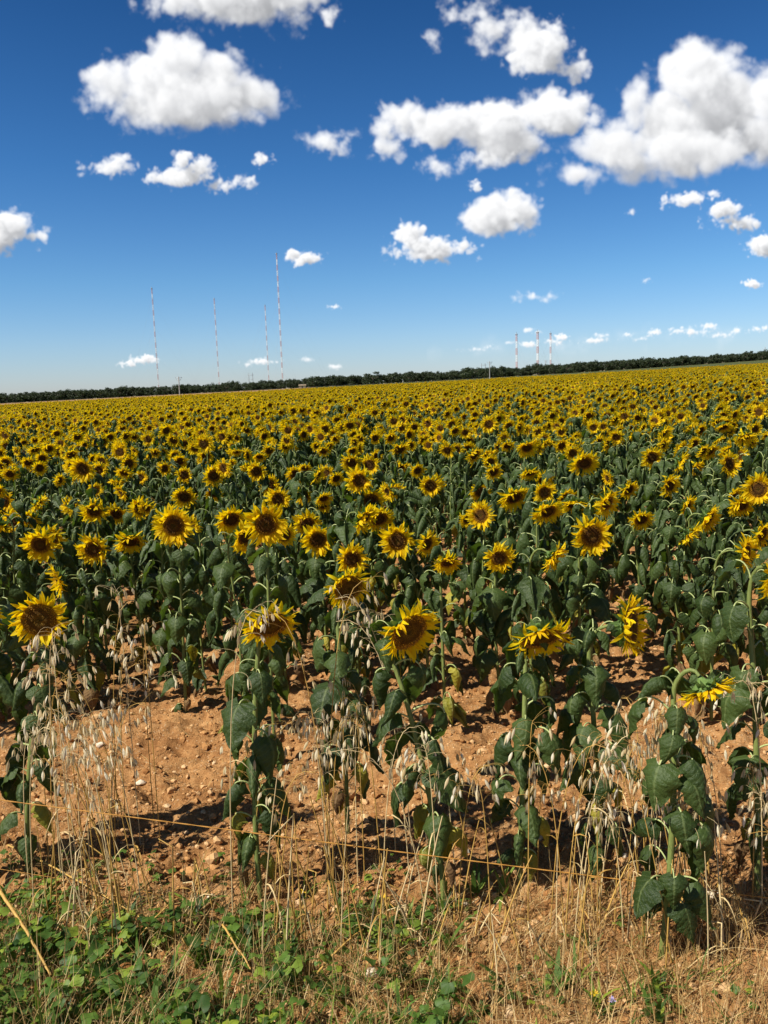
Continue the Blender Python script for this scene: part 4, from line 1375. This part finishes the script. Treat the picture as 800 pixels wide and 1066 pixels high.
cloud([(250, -14, 85, 40), (200, -2, 42, 24), (300, -4, 46, 26), (262, 16, 45, 14), (335, -14, 20, 20)], rough=0.8, shade=1.8)
cloud([(342, 14, 13, 12)], 0.35, 1.3, 0.6)
cloud([(192, 102, 94, 34), (186, 64, 32, 32), (122, 86, 34, 28), (252, 100, 42, 26), (170, 122, 48, 18), (225, 80, 36, 28), (150, 84, 40, 28), (278, 106, 16, 14)], rough=0.62)
cloud([(490, 12, 26, 14), (515, 30, 30, 16), (545, 42, 30, 20)], 0.5, 1.2, 0.5)
cloud([(565, 48, 30, 24), (560, 62, 34, 16), (588, 74, 18, 10)], 0.8, 1.0, 0.25)
cloud([(450, 42, 8, 10)], 0.25, 1.3, 0.7)
cloud([(420, 124, 26, 20), (403, 155, 18, 14), (455, 132, 46, 20), (515, 132, 50, 28), (572, 118, 50, 26), (604, 108, 20, 18), (530, 150, 38, 20), (480, 125, 30, 20), (397, 140, 14, 18)], rough=0.62)
cloud([(460, 174, 24, 7), (500, 166, 24, 8)], 0.35, 1.2, 0.6)
cloud([(728, 82, 46, 38), (752, 112, 56, 42), (700, 125, 50, 34), (662, 104, 17, 28), (662, 128, 20, 22), (645, 152, 50, 30), (720, 155, 76, 28), (608, 181, 34, 13), (806, 100, 36, 36), (800, 140, 54, 30), (680, 172, 50, 18), (860, 120, 50, 36)], rough=0.58)
cloud([(522, 224, 40, 22), (500, 228, 24, 18), (546, 224, 18, 20), (530, 208, 22, 14)], rough=0.6)
cloud([(428, 245, 18, 12), (450, 262, 36, 9), (440, 256, 22, 11)], rough=0.8)
cloud([(10, 236, 22, 20), (-10, 245, 35, 16), (38, 245, 18, 9)], rough=0.7)
cloud([(117, 174, 24, 10), (125, 168, 14, 8)], 0.55, 1.1, 0.4)
cloud([(190, 184, 36, 10), (190, 168, 12, 12), (205, 176, 18, 12), (240, 190, 24, 7), (160, 184, 10, 8)], 0.9, 0.85, 0.15)
cloud([(273, 166, 10, 7)], 0.6, 1.1, 0.4)
cloud([(342, 148, 22, 12)], 0.4, 1.3, 0.6)
cloud([(318, 270, 17, 7), (308, 266, 9, 6)], 0.9, 1.0, 0.2)
cloud([(716, 208, 20, 8), (710, 211, 14, 6)], 0.9, 0.9, 0.2)
cloud([(755, 219, 18, 10), (768, 232, 26, 7)], 0.85, 0.9, 0.2)
cloud([(795, 256, 20, 12), (778, 258, 8, 4)], 1.0, 0.8)
cloud([(784, 296, 9, 5)], 0.9, 0.9)
cloud([(742, 202, 9, 4), (658, 221, 7, 4)], 0.4, 1.1, 0.5)
cloud([(495, 195, 6, 7)], 0.5, 1.1, 0.4)
cloud([(348, 320, 6, 3)], 0.7)
cloud([(148, 375, 14, 4), (132, 379, 8, 3)], 0.9)
cloud([(272, 377, 15, 3)], 0.5); cloud([(320, 375, 7, 3)], 0.3); cloud([(348, 382, 10, 3)], 0.4)
cloud([(556, 309, 19, 4)], 0.3, 1.2, 0.4); cloud([(672, 292, 5, 3)], 0.4)
cloud([(551, 344, 9, 2.5), (558, 346, 6, 2)], 0.45); cloud([(585, 352, 8, 4), (578, 356, 9, 3)], 0.7); cloud([(550, 359, 9, 3)], 0.55); cloud([(530, 357, 6, 2)], 0.4)
cloud([(496, 364, 12, 2), (512, 362, 9, 3)], 0.35); cloud([(626, 349, 7, 3), (618, 355, 13, 2.5)], 0.5); cloud([(680, 346, 7, 3.5)], 0.75); cloud([(655, 349, 6, 2.5), (668, 353, 9, 2)], 0.45)
cloud([(708, 345, 10, 4), (735, 341, 9, 3.5), (722, 346, 16, 3)], 0.6); cloud([(768, 345, 9, 3.5), (790, 343, 10, 3), (748, 349, 12, 2)], 0.5)
cloud([(700, 350, 90, 5)], 0.10, 1.2, 0.5); cloud([(560, 362, 80, 6)], 0.10, 1.2, 0.5)
cloud([(985, 60, 70, 40), (1030, 90, 60, 30)]); cloud([(-140, 100, 70, 26), (-180, 80, 50, 30)]); cloud([(-90, 300, 40, 12)], 0.8); cloud([(900, 300, 50, 12)], 0.8)
cloud([(450, -170, 120, 40), (520, -150, 90, 40)]); cloud([(60, -150, 80, 30)], 0.7)

img = bpy.data.images.new('cloud_field', CW, CH, alpha=True, float_buffer=True)
img.colorspace_settings.name = 'Non-Color'
img.alpha_mode = 'CHANNEL_PACKED'
img.pixels.foreach_set(canvas.astype(np.float32).ravel())
img.update()
img.pack()

SKYM, CLD = 0.062, 12.0
w = bpy.data.worlds.new('World'); SC.world = w; w.use_nodes = True
nt = w.node_tree
bg = nt.nodes['Background']
sky = nt.nodes.new('ShaderNodeTexSky'); sky.sky_type = 'NISHITA'; sky.sun_disc = False
sky.sun_elevation = elev; sky.sun_rotation = az
sky.air_density = 1.0; sky.dust_density = 0.25; sky.ozone_density = 2.2; sky.altitude = 300
hs = nt.nodes.new('ShaderNodeHueSaturation'); hs.inputs['Saturation'].default_value = 1.12
nt.links.new(sky.outputs[0], hs.inputs['Color'])
tc = nt.nodes.new('ShaderNodeTexCoord'); sp = nt.nodes.new('ShaderNodeSeparateXYZ'); nt.links.new(tc.outputs['Generated'], sp.inputs[0])
ay = math_(nt, 'MAXIMUM', math_(nt, 'ABSOLUTE', sp.outputs[1]), 0.001)
uu = math_(nt, 'DIVIDE', math_(nt, 'SUBTRACT', math_(nt, 'DIVIDE', sp.outputs[0], ay), U0), U1 - U0)
vv = math_(nt, 'DIVIDE', math_(nt, 'SUBTRACT', math_(nt, 'DIVIDE', sp.outputs[2], ay), V0), V1 - V0)
cb = nt.nodes.new('ShaderNodeCombineXYZ'); nt.links.new(uu, cb.inputs[0]); nt.links.new(vv, cb.inputs[1])
ti = nt.nodes.new('ShaderNodeTexImage'); ti.image = img; ti.extension = 'CLIP'; ti.interpolation = 'Cubic'
nt.links.new(cb.outputs[0], ti.inputs[0])
tint = ramp(nt, sp.outputs[2], [(0.0, (0.92, 1.06, 1.52)), (0.05, (0.84, 1.06, 1.46)), (0.12, (0.66, 1.01, 1.36)), (0.24, (0.40, 0.80, 1.18)), (0.42, (0.20, 0.52, 0.84)), (0.65, (0.16, 0.38, 0.58)), (1.0, (0.14, 0.30, 0.5))])
skyc = mixc(nt, 1.0, hs.outputs[0], tint, 'MULTIPLY')
cl = mixc(nt, 1.0, ti.outputs['Color'], (CLD, CLD, CLD), 'MULTIPLY')
fin = mixc(nt, ti.outputs['Alpha'], skyc, cl)
nt.links.new(fin, bg.inputs['Color'])
bg.inputs['Strength'].default_value = SKYM

sd = bpy.data.lights.new('sun', 'SUN'); sd.energy = 5.0; sd.angle = R(0.5); sd.color = (1.0, 0.95, 0.86)
so = bpy.data.objects.new('sun', sd); COL.objects.link(so)
so.rotation_euler = (-SUN).to_track_quat('-Z', 'Y').to_euler(); so.location = (0, 0, 50)

SC.view_settings.view_transform = 'Standard'; SC.view_settings.look = 'None'
SC.view_settings.exposure = 0.5; SC.view_settings.gamma = 1.0; SC.view_settings.use_curve_mapping = False
SC.cycles.max_bounces = 6; SC.cycles.diffuse_bounces = 3; SC.cycles.transmission_bounces = 4; SC.cycles.glossy_bounces = 2; SC.cycles.transparent_max_bounces = 6
SC.cycles.use_denoising = True
